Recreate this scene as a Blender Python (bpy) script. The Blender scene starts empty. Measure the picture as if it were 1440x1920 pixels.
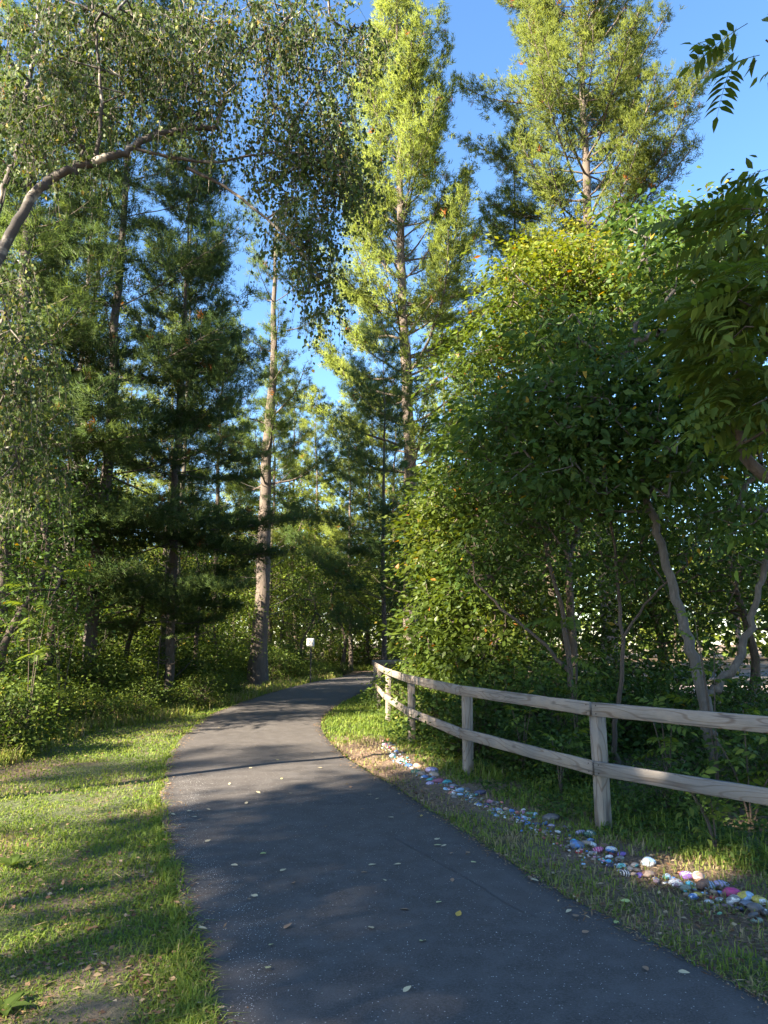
import bpy, math, random
import numpy as np
from mathutils import Vector
R = math.radians
rng = np.random.default_rng(7)
random.seed(7)
S = bpy.context.scene
COL = S.collection

# ------------------------------------------------------------------ camera, sky, sun, exposure
F, CX, CY, EYE = 1400.0, 720.0, 960.0, 1.6
PITCH = R(9.73); CP, SP = math.cos(PITCH), math.sin(PITCH)
cam_d = bpy.data.cameras.new('camera'); cam = bpy.data.objects.new('camera', cam_d); COL.objects.link(cam)
cam.location = (0, 0, EYE); cam.rotation_euler = (R(90) + PITCH, 0, 0)
cam_d.sensor_fit = 'HORIZONTAL'; cam_d.sensor_width = 36.0; cam_d.lens = 36.0 * F / 1440.0
cam_d.clip_start = 0.05; cam_d.clip_end = 2000
S.camera = cam
SUN_EL = 29.0; LH = (0.80, 0.60)                      # where the light travels on the ground plane
w = bpy.data.worlds.new('World'); S.world = w; w.use_nodes = True
nt = w.node_tree; nt.nodes.clear()
sky = nt.nodes.new('ShaderNodeTexSky'); sky.sky_type = 'NISHITA'; sky.sun_disc = False
sky.sun_elevation = R(SUN_EL); sky.sun_rotation = math.atan2(-LH[0], -LH[1]); sky.air_density = 1.0; sky.dust_density = 0.3; sky.ozone_density = 3.0
bg = nt.nodes.new('ShaderNodeBackground'); bg.inputs['Strength'].default_value = 0.056
wo = nt.nodes.new('ShaderNodeOutputWorld')
hs_ = nt.nodes.new('ShaderNodeHueSaturation'); hs_.inputs['Saturation'].default_value = 1.12; nt.links.new(sky.outputs[0], hs_.inputs['Color']); nt.links.new(hs_.outputs[0], bg.inputs[0]); nt.links.new(bg.outputs[0], wo.inputs[0])
sd = bpy.data.lights.new('sun', 'SUN'); so = bpy.data.objects.new('sun', sd); COL.objects.link(so)
sd.energy = 5.0; sd.angle = R(0.53); sd.color = (1.0, 0.86, 0.66)
ce, se = math.cos(R(SUN_EL)), math.sin(R(SUN_EL))
so.rotation_euler = Vector((LH[0]*ce, LH[1]*ce, -se)).to_track_quat('-Z', 'Y').to_euler(); so.location = (-20, -15, 30)
S.view_settings.view_transform = 'Standard'; S.view_settings.look = 'None'
S.view_settings.exposure = 3.0; S.view_settings.gamma = 1.0
S.render.engine = 'CYCLES'
S.cycles.max_bounces = 6; S.cycles.diffuse_bounces = 3; S.cycles.glossy_bounces = 2; S.cycles.transmission_bounces = 4; S.cycles.transparent_max_bounces = 4

# ------------------------------------------------------------------ helpers
def ray(px, py):
    d = (CY - py) / F
    return np.array([(px - CX) / F, CP - d * SP, SP + d * CP])
def gp(px, py, z=0.0):                                 # where a line of sight meets a level
    r = ray(px, py); t = (z - EYE) / r[2]
    return np.array([r[0] * t, r[1] * t, z])
def at(px, py, Y):
    r = ray(px, py); t = Y / r[1]
    return np.array([r[0] * t, Y, EYE + r[2] * t])
def noise2(x, y, s=1.0, seed=0):
    x = np.asarray(x, float) / s + seed * 17.3; y = np.asarray(y, float) / s - seed * 9.1
    xi = np.floor(x); yi = np.floor(y); fx = x - xi; fy = y - yi
    fx = fx * fx * (3 - 2 * fx); fy = fy * fy * (3 - 2 * fy)
    def h(a, b):
        v = np.sin(a * 127.1 + b * 311.7 + seed) * 43758.5453
        return v - np.floor(v)
    return (h(xi, yi) * (1 - fx) + h(xi + 1, yi) * fx) * (1 - fy) + (h(xi, yi + 1) * (1 - fx) + h(xi + 1, yi + 1) * fx) * fy
def mesh(name, V, faces, mats, tint=None, smooth=False, cn=None):
    """faces: list of integer arrays (n,k) with k = 3 or 4"""
    m = bpy.data.meshes.new(name)
    V = np.asarray(V, np.float32); faces = [np.asarray(f, np.int32) for f in faces if len(f)]
    m.vertices.add(len(V)); m.vertices.foreach_set('co', V.ravel())
    idx = np.concatenate([f.ravel() for f in faces]); tot = np.concatenate([np.full(len(f), f.shape[1], np.int32) for f in faces])
    st = np.concatenate([[0], np.cumsum(tot)[:-1]]).astype(np.int32)
    m.loops.add(len(idx)); m.loops.foreach_set('vertex_index', idx)
    m.polygons.add(len(tot)); m.polygons.foreach_set('loop_start', st)
    if smooth: m.polygons.foreach_set('use_smooth', np.ones(len(tot), bool))
    m.update(calc_edges=True)
    if tint is not None:
        a = m.attributes.new('tint', 'FLOAT', 'FACE'); a.data.foreach_set('value', np.asarray(tint, np.float32))
    for k in (mats if isinstance(mats, (list, tuple)) else [mats]): m.materials.append(k)
    if cn is not None: m.normals_split_custom_set_from_vertices(np.asarray(cn, np.float32))
    return m
def obj(name, data, parent=None, loc=None, rot=None, scale=None, label=None, cat=None, group=None, kind=None):
    o = bpy.data.objects.new(name, data); COL.objects.link(o)
    if parent is not None: o.parent = parent
    if loc is not None: o.location = [float(v) for v in loc]
    if rot is not None: o.rotation_euler = rot
    if scale is not None: o.scale = scale if hasattr(scale, '__len__') else (scale,) * 3
    if label: o['label'] = label
    if cat: o['category'] = cat
    if group: o['group'] = group
    if kind: o['kind'] = kind
    return o
def nrm(v):
    v = np.asarray(v, float); return v / np.maximum(np.linalg.norm(v, axis=-1, keepdims=True), 1e-9)
def smooth_path(P, n=6):
    P = np.asarray(P, float); out = []
    Q = np.vstack([2 * P[0] - P[1], P, 2 * P[-1] - P[-2]])
    for i in range(1, len(Q) - 2):
        for s in np.linspace(0, 1, n, endpoint=False):
            a, b, c, d = Q[i-1], Q[i], Q[i+1], Q[i+2]
            out.append(.5 * ((2*b) + (-a + c)*s + (2*a - 5*b + 4*c - d)*s*s + (-a + 3*b - 3*c + d)*s**3))
    out.append(P[-1]); return np.array(out)
def tube(P, Rad, k=10, wob=0.0, rg=rng):
    P = np.asarray(P, float); Rad = np.asarray(Rad, float); n = len(P)
    T = nrm(np.gradient(P, axis=0)); ref = np.array([1.0, 0.13, 0.07])
    U = nrm(np.cross(T, ref)); W = np.cross(T, U)
    a = np.linspace(0, 2*np.pi, k, endpoint=False)
    rr = Rad[:, None] * (1 + wob * (rg.random((n, k)) - .5))
    V = P[:, None] + rr[..., None] * (np.cos(a)[None, :, None] * U[:, None] + np.sin(a)[None, :, None] * W[:, None])
    V = V.reshape(-1, 3); i = np.arange(n - 1)[:, None] * k; j = np.arange(k)[None]; j2 = (j + 1) % k
    Fq = np.stack([i + j, i + j2, i + k + j2, i + k + j], -1).reshape(-1, 4)
    return V, Fq
def prisms(A, B, ra, rb, k=4):
    T = nrm(B - A); ref = np.tile(np.array([0.31, 0.17, 0.93]), (len(A), 1))
    U = nrm(np.cross(T, ref)); W = np.cross(T, U)
    a = np.linspace(0, 2*np.pi, k, endpoint=False)
    C = np.cos(a)[None, :, None] * U[:, None] + np.sin(a)[None, :, None] * W[:, None]
    V = np.concatenate([A[:, None] + C * ra[:, None, None], B[:, None] + C * rb[:, None, None]], 1).reshape(-1, 3)
    i = np.arange(len(A))[:, None] * 2 * k; j = np.arange(k)[None]; j2 = (j + 1) % k
    return V, np.stack([i + j, i + j2, i + k + j2, i + k + j], -1).reshape(-1, 4)
class Geo:
    def __init__(s): s.V = []; s.F3 = []; s.F4 = []; s.t3 = []; s.t4 = []; s.n = 0
    def add(s, V, Fa, t=None):
        Fa = np.asarray(Fa) + s.n; s.V.append(V); s.n += len(V)
        tt = np.zeros(len(Fa)) if t is None else t
        if Fa.shape[1] == 3: s.F3.append(Fa); s.t3.append(tt)
        else: s.F4.append(Fa); s.t4.append(tt)
    def mesh(s, name, mats, smooth=False, cn=None):
        f = []; t = []
        if s.F3: f.append(np.concatenate(s.F3)); t.append(np.concatenate(s.t3))
        if s.F4: f.append(np.concatenate(s.F4)); t.append(np.concatenate(s.t4))
        return mesh(name, np.concatenate(s.V), f, mats, np.concatenate(t), smooth, cn)
def rand_dir(n, rg): return nrm(rg.normal(size=(n, 3)))
def leaves(C, D, N, L, W, fold=0.12, kind='leaf'):
    """folded leaf blades: four triangles each (kind leaf) or two (kind chip)"""
    D = nrm(D); Sx = nrm(np.cross(D, N)); N = np.cross(Sx, D)
    L = np.broadcast_to(L, (len(C),))[:, None]; W = np.broadcast_to(W, (len(C),))[:, None]
    if kind == 'chip':
        V = np.stack([C, C + D*L*.45 + Sx*W*.5 + N*W*fold, C + D*L, C + D*L*.45 - Sx*W*.5 + N*W*fold], 1)
        i = np.arange(len(C))[:, None] * 4
        return V.reshape(-1, 3), np.concatenate([i + [[0, 1, 2]], i + [[0, 2, 3]]], 1).reshape(-1, 3)
    V = np.stack([C, C + D*L*.3 + Sx*W*.5 + N*W*fold, C + D*L*.66 + Sx*W*.36 + N*W*fold*.3, C + D*L - N*L*.12, C + D*L*.66 - Sx*W*.36 + N*W*fold*.3, C + D*L*.3 - Sx*W*.5 + N*W*fold, C + D*L*.5], 1)
    i = np.arange(len(C))[:, None] * 7
    q = np.concatenate([i + [[0, 1, 6, 5]], i + [[6, 1, 2, 3]], i + [[6, 3, 4, 5]]], 1).reshape(-1, 4)
    return V.reshape(-1, 3), q

# ------------------------------------------------------------------ materials
def mat(name):
    m = bpy.data.materials.new(name); m.use_nodes = True; t = m.node_tree
    b = t.nodes['Principled BSDF']; return m, t, b
def N(t, typ, **kw):
    n = t.nodes.new(typ)
    for k, v in kw.items():
        if k in n.inputs.keys() if hasattr(n.inputs, 'keys') else False: n.inputs[k].default_value = v
        else: setattr(n, k, v)
    return n
def ramp(t, fac, stops, interp='LINEAR'):
    r = t.nodes.new('ShaderNodeValToRGB'); r.color_ramp.interpolation = interp; e = r.color_ramp.elements
    while len(e) < len(stops): e.new(0.5)
    for k, (p, c) in enumerate(stops): e[k].position = p; e[k].color = (*c, 1) if len(c) == 3 else c
    t.links.new(fac, r.inputs[0]); return r
def noise(t, scale, detail=4, rough=.6, vec=None, dist=0.0):
    n = t.nodes.new('ShaderNodeTexNoise'); n.inputs['Scale'].default_value = scale; n.inputs['Detail'].default_value = detail
    n.inputs['Roughness'].default_value = rough; n.inputs['Distortion'].default_value = dist
    if vec is not None: t.links.new(vec, n.inputs['Vector'])
    return n
def mixc(t, fac, a, b, mode='MIX'):
    n = t.nodes.new('ShaderNodeMix'); n.data_type = 'RGBA'; n.blend_type = mode
    for s, v in ((n.inputs[0], fac), (n.inputs[6], a), (n.inputs[7], b)):
        if hasattr(v, 'links') or isinstance(v, bpy.types.NodeSocket): t.links.new(v, s)
        elif isinstance(v, (int, float)): s.default_value = v
        else: s.default_value = (*v, 1)
    return n.outputs[2]
def bump(t, h, b, strength=.3, dist=.02):
    n = t.nodes.new('ShaderNodeBump'); n.inputs['Strength'].default_value = strength; n.inputs['Distance'].default_value = dist
    t.links.new(h, n.inputs['Height']); t.links.new(n.outputs[0], b.inputs['Normal']); return n
def geo_pos(t): return t.nodes.new('ShaderNodeNewGeometry').outputs['Position']
def tcobj(t): return t.nodes.new('ShaderNodeTexCoord').outputs['Object']
def mapping(t, vec, scale):
    n = t.nodes.new('ShaderNodeMapping'); n.inputs['Scale'].default_value = scale; t.links.new(vec, n.inputs['Vector']); return n.outputs[0]

def leaf_mat(name, stops, trans=.35, gloss=.12, rough=.45, vary=1.0):
    """colour runs over the per-blade value 'tint'; light passes through the blade"""
    m, t, b = mat(name)
    a = t.nodes.new('ShaderNodeAttribute'); a.attribute_name = 'tint'
    oi = t.nodes.new('ShaderNodeObjectInfo')
    r = ramp(t, a.outputs['Fac'], stops)
    hs = t.nodes.new('ShaderNodeHueSaturation'); t.links.new(r.outputs[0], hs.inputs['Color'])
    mr = t.nodes.new('ShaderNodeMapRange'); mr.inputs['To Min'].default_value = 1 - .22 * vary; mr.inputs['To Max'].default_value = 1 + .2 * vary
    t.links.new(oi.outputs['Random'], mr.inputs['Value']); t.links.new(mr.outputs[0], hs.inputs['Value'])
    t.links.new(hs.outputs[0], b.inputs['Base Color'])
    b.inputs['Roughness'].default_value = rough; b.inputs['Specular IOR Level'].default_value = gloss * 1.6
    tr = t.nodes.new('ShaderNodeBsdfTranslucent'); g = t.nodes.new('ShaderNodeHueSaturation')
    g.inputs['Hue'].default_value = .485; g.inputs['Saturation'].default_value = 1.15; g.inputs['Value'].default_value = 1.5
    t.links.new(hs.outputs[0], g.inputs['Color']); t.links.new(g.outputs[0], tr.inputs['Color'])
    mx = t.nodes.new('ShaderNodeMixShader'); mx.inputs[0].default_value = trans
    t.links.new(b.outputs[0], mx.inputs[1]); t.links.new(tr.outputs[0], mx.inputs[2])
    t.links.new(mx.outputs[0], t.nodes['Material Output'].inputs['Surface']); return m
def bark_mat(name, c1, c2, c3, scale=6, stretch=.22, bs=.8):
    m, t, b = mat(name); v = mapping(t, tcobj(t), (1, 1, stretch))
    n1 = noise(t, scale * 3, 6, .7, v, .6); n2 = noise(t, scale * .4, 3, .5, tcobj(t))
    r = ramp(t, n1.outputs[0], [(.32, c1), (.52, c2), (.72, c3)])
    c = mixc(t, n2.outputs[0], r.outputs[0], tuple(x * .72 for x in c2), 'MIX')
    t.links.new(c, b.inputs['Base Color']); b.inputs['Roughness'].default_value = .9
    bump(t, n1.outputs[0], b, bs, .03); return m
M = {}
M['needle_sun'] = leaf_mat('needle_sunlit', [(0, (.11, .15, .036)), (.5, (.15, .195, .05)), (.93, (.19, .23, .065)), (1, (.28, .12, .045))], .5, .06, .55)  # white pine needles, paler and yellower: sunlight put into the colour
M['needle_shade'] = leaf_mat('needle_shaded', [(0, (.042, .075, .03)), (.5, (.068, .112, .038)), (.94, (.10, .145, .038)), (1, (.20, .09, .03))], .45, .1, .5)  # same needles, shade put into the colour for the dark pines
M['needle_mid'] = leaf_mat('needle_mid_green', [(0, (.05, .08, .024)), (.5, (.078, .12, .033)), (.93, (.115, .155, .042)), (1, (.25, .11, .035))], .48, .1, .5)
M['birch'] = leaf_mat('birch_leaf', [(0, (.036, .062, .019)), (.55, (.058, .095, .024)), (.9, (.11, .145, .032)), (1, (.25, .2, .05))], .33, .08, .5)
M['ash'] = leaf_mat('ash_leaf', [(0, (.03, .058, .016)), (.5, (.05, .092, .02)), (.9, (.095, .14, .028)), (1, (.25, .18, .03))], .38, .08, .45)
M['gold'] = leaf_mat('turning_leaf', [(0, (.042, .072, .015)), (.4, (.078, .115, .019)), (.8, (.17, .165, .026)), (1, (.28, .13, .03))], .4, .13, .4)
M['wood'] = leaf_mat('woodland_leaf', [(0, (.05, .08, .018)), (.5, (.09, .135, .023)), (.9, (.16, .19, .03)), (1, (.2, .16, .03))], .4, .08, .5)
M['shrub'] = leaf_mat('shrub_leaf', [(0, (.045, .078, .02)), (.5, (.085, .125, .024)), (.92, (.15, .18, .032)), (1, (.24, .19, .05))], .4, .08, .5)
M['grass'] = leaf_mat('grass_blade', [(0, (.065, .11, .024)), (.4, (.13, .19, .035)), (.68, (.20, .235, .055)), (.8, (.26, .22, .11)), (1, (.36, .28, .17))], .4, .08, .55, 0)
M['litter'] = leaf_mat('dead_leaf', [(0, (.07, .04, .025)), (.4, (.16, .09, .05)), (.75, (.26, .17, .095)), (1, (.40, .30, .18))], .12, .1, .7, 0)
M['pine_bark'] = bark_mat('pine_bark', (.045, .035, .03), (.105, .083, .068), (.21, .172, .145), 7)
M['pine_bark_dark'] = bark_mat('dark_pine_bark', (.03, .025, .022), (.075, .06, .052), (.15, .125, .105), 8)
M['grey_bark'] = bark_mat('grey_bark', (.04, .035, .03), (.10, .09, .077), (.18, .165, .145), 9, .15, .6)
M['brown_bark'] = bark_mat('brown_bark', (.035, .026, .02), (.08, .06, .045), (.15, .12, .09), 10, .2, .6)
m, t, b = mat('birch_bark'); v = tcobj(t)
n1 = noise(t, 3.2, 4, .6, v); n2 = noise(t, 26, 4, .6, mapping(t, v, (.35, .35, 2.2)))
c = mixc(t, ramp(t, n1.outputs[0], [(.54, (0, 0, 0)), (.64, (1, 1, 1))]).outputs[0], (.045, .036, .03), (.30, .265, .215))
c = mixc(t, ramp(t, n2.outputs[0], [(.33, (1, 1, 1)), (.42, (0, 0, 0))]).outputs[0], c, (.035, .028, .024))
t.links.new(c, b.inputs['Base Color']); b.inputs['Roughness'].default_value = .75; bump(t, n2.outputs[0], b, .5, .01); M['birch_bark'] = m

# asphalt
m, t, b = mat('asphalt'); P = geo_pos(t)
big = noise(t, .55, 4, .6, P); mid = noise(t, 5, 5, .65, P); fine = noise(t, 95, 3, .8, P)
c = mixc(t, ramp(t, big.outputs[0], [(.35, (0, 0, 0)), (.65, (1, 1, 1))]).outputs[0], (.028, .0235, .022), (.043, .037, .034))
c = mixc(t, ramp(t, mid.outputs[0], [(.42, (0, 0, 0)), (.72, (.65, .65, .65))]).outputs[0], c, (.085, .080, .078))
c = mixc(t, ramp(t, fine.outputs[0], [(.42, (0, 0, 0)), (.68, (.8, .8, .8))]).outputs[0], c, (.09, .083, .08))
vor = t.nodes.new('ShaderNodeTexVoronoi'); vor.inputs['Scale'].default_value = 62; t.links.new(P, vor.inputs['Vector'])
wn = t.nodes.new('ShaderNodeTexWhiteNoise'); t.links.new(vor.outputs['Position'], wn.inputs['Vector'])
sp = ramp(t, vor.outputs['Distance'], [(.16, (1, 1, 1)), (.26, (0, 0, 0))])
pick = ramp(t, wn.outputs[0], [(.86, (0, 0, 0)), (.9, (1, 1, 1))])
mm = t.nodes.new('ShaderNodeMath'); mm.operation = 'MULTIPLY'; t.links.new(sp.outputs[0], mm.inputs[0]); t.links.new(pick.outputs[0], mm.inputs[1])
c = mixc(t, mm.outputs[0], c, (.34, .32, .3))
ed = t.nodes.new('ShaderNodeAttribute'); ed.attribute_name = 'edge'
em = t.nodes.new('ShaderNodeMath'); em.operation = 'MULTIPLY'; t.links.new(ed.outputs['Fac'], em.inputs[0]); t.links.new(mid.outputs[0], em.inputs[1])
c = mixc(t, ramp(t, em.outputs[0], [(.38, (0, 0, 0)), (.6, (.8, .8, .8))]).outputs[0], c, (.024, .023, .024))
t.links.new(c, b.inputs['Base Color']); b.inputs['Roughness'].default_value = .82
bump(t, fine.outputs[0], b, .6, .006); M['asphalt'] = m
# ground
m, t, b = mat('earth'); P = geo_pos(t)
a = t.nodes.new('ShaderNodeAttribute'); a.attribute_name = 'bare'
n1 = noise(t, 1.7, 5, .65, P); n2 = noise(t, 30, 5, .75, P); n3 = noise(t, 110, 3, .7, P)
gr = mixc(t, n2.outputs[0], (.035, .055, .015), (.085, .10, .035))
br = ramp(t, n2.outputs[0], [(.3, (.07, .045, .032)), (.5, (.16, .105, .07)), (.72, (.28, .20, .13))])
mixf = t.nodes.new('ShaderNodeMath'); mixf.operation = 'ADD'; t.links.new(a.outputs['Fac'], mixf.inputs[0])
s1 = t.nodes.new('ShaderNodeMath'); s1.operation = 'SUBTRACT'; s1.inputs[1].default_value = .5; t.links.new(n1.outputs[0], s1.inputs[0]); t.links.new(s1.outputs[0], mixf.inputs[1])
c = mixc(t, ramp(t, mixf.outputs[0], [(.3, (0, 0, 0)), (.6, (1, 1, 1))]).outputs[0], gr, br.outputs[0])
c = mixc(t, ramp(t, n3.outputs[0], [(.5, (0, 0, 0)), (.75, (.5, .5, .5))]).outputs[0], c, (.25, .19, .12))
t.links.new(c, b.inputs['Base Color']); b.inputs['Roughness'].default_value = .95; bump(t, n2.outputs[0], b, .9, .04); M['earth'] = m
m, t, b = mat('pale_gravel'); P = geo_pos(t); n1 = noise(t, 14, 6, .7, P)
t.links.new(ramp(t, n1.outputs[0], [(.3, (.34, .28, .25)), (.7, (.5, .43, .39))]).outputs[0], b.inputs['Base Color']); b.inputs['Roughness'].default_value = .95; M['gravel'] = m
# weathered timber with grain along local X
m, t, b = mat('weathered_pine_board'); v = tcobj(t); oi = t.nodes.new('ShaderNodeObjectInfo')
add = t.nodes.new('ShaderNodeVectorMath'); add.operation = 'ADD'; t.links.new(v, add.inputs[0])
sc = t.nodes.new('ShaderNodeVectorMath'); sc.operation = 'SCALE'; sc.inputs[0].default_value = (31, 17, 7); t.links.new(oi.outputs['Random'], sc.inputs['Scale']); t.links.new(sc.outputs[0], add.inputs[1])
gv = mapping(t, add.outputs[0], (1.0, 3, 6.5)); dn = noise(t, 1.1, 2, .5, gv)
wv = t.nodes.new('ShaderNodeTexNoise'); wv.inputs['Scale'].default_value = 1.0; wv.inputs['Detail'].default_value = 1; t.links.new(gv, wv.inputs['Vector'])
mul = t.nodes.new('ShaderNodeMath'); mul.operation = 'MULTIPLY'; mul.inputs[1].default_value = 62; t.links.new(wv.outputs[0], mul.inputs[0])
sn = t.nodes.new('ShaderNodeMath'); sn.operation = 'SINE'; t.links.new(mul.outputs[0], sn.inputs[0])
ring = ramp(t, sn.outputs[0], [(.72, (0, 0, 0)), (1.0, (1, 1, 1))])
fib = noise(t, 9, 5, .7, mapping(t, add.outputs[0], (1.2, 20, 20))); big = noise(t, 1.3, 3, .6, add.outputs[0])
base = mixc(t, ramp(t, big.outputs[0], [(.35, (0, 0, 0)), (.65, (1, 1, 1))]).outputs[0], (.20, .18, .16), (.29, .24, .19))
base = mixc(t, ramp(t, fib.outputs[0], [(.35, (0, 0, 0)), (.7, (1, 1, 1))]).outputs[0], mixc(t, 1.0, base, (.72, .7, .68), 'MULTIPLY'), base)
base = mixc(t, ring.outputs[0], base, mixc(t, 1.0, base, (.62, .54, .48), 'MULTIPLY'))
kn = t.nodes.new('ShaderNodeTexVoronoi'); kn.inputs['Scale'].default_value = 2.2; t.links.new(mapping(t, add.outputs[0], (1, 2.2, 2.4)), kn.inputs['Vector'])
base = mixc(t, ramp(t, kn.outputs['Distance'], [(.07, (.9, .9, .9)), (.14, (0, 0, 0))]).outputs[0], base, (.07, .05, .04))
spl = noise(t, 3.2, 2, .5, mapping(t, add.outputs[0], (.5, 16, 16)), .3)
base = mixc(t, ramp(t, spl.outputs[0], [(.60, (0, 0, 0)), (.64, (.85, .85, .85)), (.68, (.85, .85, .85))]).outputs[0], base, (.075, .062, .055))
wth = noise(t, 2.1, 5, .7, add.outputs[0])
base = mixc(t, ramp(t, wth.outputs[0], [(.45, (0, 0, 0)), (.7, (.6, .6, .6))]).outputs[0], base, (.13, .125, .115))
t.links.new(base, b.inputs['Base Color']); b.inputs['Roughness'].default_value = .85; bump(t, fib.outputs[0], b, .5, .004); M['board'] = m
# painted stone: two object colours and a pattern
def stone_mat(name, pattern):
    m, t, b = mat(name); v = tcobj(t); oi = t.nodes.new('ShaderNodeObjectInfo')
    a2 = t.nodes.new('ShaderNodeAttribute'); a2.attribute_type = 'OBJECT'; a2.attribute_name = 'second_paint'
    off = t.nodes.new('ShaderNodeVectorMath'); off.operation = 'ADD'; t.links.new(v, off.inputs[0])
    s = t.nodes.new('ShaderNodeVectorMath'); s.operation = 'SCALE'; s.inputs[0].default_value = (9, 5, 3); t.links.new(oi.outputs['Random'], s.inputs['Scale']); t.links.new(s.outputs[0], off.inputs[1])
    if pattern == 'plain': n = noise(t, 3, 3, .6, off.outputs[0]); fac = ramp(t, n.outputs[0], [(.62, (0, 0, 0)), (.75, (.3, .3, .3))])
    elif pattern == 'blotch': n = noise(t, 1.6, 1, .4, off.outputs[0]); fac = ramp(t, n.outputs[0], [(.5, (0, 0, 0)), (.53, (1, 1, 1))])
    elif pattern == 'dots':
        n = t.nodes.new('ShaderNodeTexVoronoi'); n.inputs['Scale'].default_value = 3.2; t.links.new(off.outputs[0], n.inputs['Vector']); fac = ramp(t, n.outputs['Distance'], [(.2, (1, 1, 1)), (.26, (0, 0, 0))])
    else:
        n = t.nodes.new('ShaderNodeTexWave'); n.inputs['Scale'].default_value = 1.5; n.inputs['Distortion'].default_value = 3.5; n.inputs['Detail'].default_value = 1; t.links.new(off.outputs[0], n.inputs['Vector']); fac = ramp(t, n.outputs[0], [(.55, (0, 0, 0)), (.62, (1, 1, 1))])
    c = mixc(t, fac.outputs[0], oi.outputs['Color'], a2.outputs['Color'])
    g = noise(t, 7, 5, .7, off.outputs[0])
    c = mixc(t, ramp(t, g.outputs[0], [(.42, (.06, .06, .06)), (.7, (.8, .8, .8))]).outputs[0], c, (.12, .095, .08))
    t.links.new(c, b.inputs['Base Color']); b.inputs['Roughness'].default_value = .5; bump(t, g.outputs[0], b, .3, .05); return m
for k in ('plain', 'blotch', 'dots', 'swirl'): M['stone_' + k] = stone_mat('stone_paint_' + k, k)
def flat(name, c, rough=.5, metal=0):
    m, t, b = mat(name); n = noise(t, 12, 4, .6, tcobj(t))
    t.links.new(mixc(t, n.outputs[0], c, tuple(x * .78 for x in c)), b.inputs['Base Color'])
    b.inputs['Roughness'].default_value = rough; b.inputs['Metallic'].default_value = metal; return m
M['sign_white'] = flat('sign_white', (.78, .77, .74), .4); M['black'] = flat('black_steel', (.02, .02, .02), .45)
M['red'] = flat('sign_red', (.45, .03, .03), .4); M['white_paint'] = flat('white_paint', (.75, .74, .72), .5); M['ink'] = flat('ink', (.03, .03, .035), .6)
M['nail'] = flat('rusted_nail', (.05, .035, .03), .6, .5)

# ------------------------------------------------------------------ ground and path layout
LP = [(385, 1920), (372, 1820), (350, 1720), (318, 1600), (303, 1500), (307, 1460), (322, 1412), (345, 1380), (400, 1338), (500, 1301), (600, 1276), (700, 1262)]
RP = [(1440, 1880), (1180, 1745), (1000, 1645), (880, 1565), (760, 1488), (680, 1440), (640, 1412), (612, 1380), (604, 1362), (610, 1344), (640, 1320), (700, 1291)]
L3 = np.array([gp(*p)[:2] for p in LP]); R3 = np.array([gp(*p)[:2] for p in RP])
L3 = np.vstack([[1.9, -5.0], [.75, -.5], [.05, 1.6], L3, [2.5, 40.0], [8, 41.5], [25, 43]])
R3 = np.vstack([[4.6, -5.0], [3.4, -.5], [2.55, 1.6], R3, [1.6, 28.2], [6, 30.5], [25, 32]])
def xl(y): return np.interp(y, L3[:, 1], L3[:, 0])
def xr(y): return np.interp(y, R3[:, 1], R3[:, 0])
def on_path(x, y, m=0.0):
    xr2 = np.where(y > 25, np.where(y > 28, np.interp(y, [28, 30.5, 32, 44], [1.6, 6, 25, 60]), xr(y)), xr(y))
    return (x > xl(y) - m) & (x < xr2 + m)
BR = [(0, 1425), (60, 1400), (150, 1368), (300, 1345), (420, 1318), (480, 1302), (530, 1288), (575, 1279)]
B3 = np.array([gp(*p)[:2] for p in BR]); B3 = np.vstack([[-6.0, 6.0], B3, [-1.5, 36], [2, 45]])
def xb(y): return np.interp(y, B3[:, 1], B3[:, 0])
FPX = [(1133, 1552), (878, 1456), (772, 1394), (728, 1353), (711, 1326), (704, 1314)]
FP = [np.array([3.35, 4.9, 0]), ] + [gp(*p) for p in FPX] + [np.array([1.9, 22.6, 0]), np.array([4.3, 23.2, 0])]
FP.insert(0, np.array([5.2, 3.3, 0])); FP = np.array(FP)
FS = FP[:8][np.argsort(FP[:8, 1])]
def xf(y): return np.interp(y, FS[:, 1], FS[:, 0])
ROW = [(722, 1388), (740, 1412), (765, 1436), (800, 1458), (830, 1470), (870, 1488), (910, 1508), (960, 1528), (1010, 1556), (1060, 1582), (1100, 1606), (1150, 1622), (1200, 1640), (1250, 1655), (1300, 1672), (1350, 1688), (1400, 1706), (1445, 1716)]
ROW3 = np.array([gp(*p)[:2] for p in ROW]); rs = np.argsort(ROW3[:, 1])
def xrow(y): return np.interp(y, ROW3[rs, 1], ROW3[rs, 0])
def bare(x, y):
    """how far the ground is bare earth and pine straw, 0 to 1"""
    n = noise2(x, y, .9, 3) * .6 + noise2(x, y, .3, 5) * .4
    v = np.where(x < xl(y), .30 + .5 * np.clip((xl(y) - x - 1.3) / 2.2, 0, 1), 0.0)
    right = x > xr(y)
    dr = np.abs(x - xrow(y))
    v = np.where(right, np.where(y < 12.6, np.clip(.75 - dr * .4, .3, .7), np.where(y < 20, .12, .4)), v)
    v = np.where(right & (x > xf(y) + .1), .62, v)
    v = np.where(right & (y > 7.4) & (y < 12.2) & (x < xrow(y) + .4), .85, v)
    v = np.where(right & (y > 12.2) & (y < 13.2), .5, v)
    v = np.where((x < xb(y) - .3), .7, v); v = np.where(y > 30, .6, v)
    return np.clip(v + (n - .5) * .8, 0, 1)
gx = np.concatenate([-np.geomspace(9, 140, 16)[::-1], np.arange(-8.8, 9, .16), np.geomspace(9.2, 140, 16)])
gy = np.concatenate([[-60, -40, -25, -15, -8, -4, -1], np.arange(.5, 30, .16), np.geomspace(30.4, 260, 22)])
X, Y = np.meshgrid(gx, gy); Z = -.015 + (noise2(X, Y, 1.1, 1) - .5) * .05 + (noise2(X, Y, .35, 2) - .5) * .02
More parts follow.
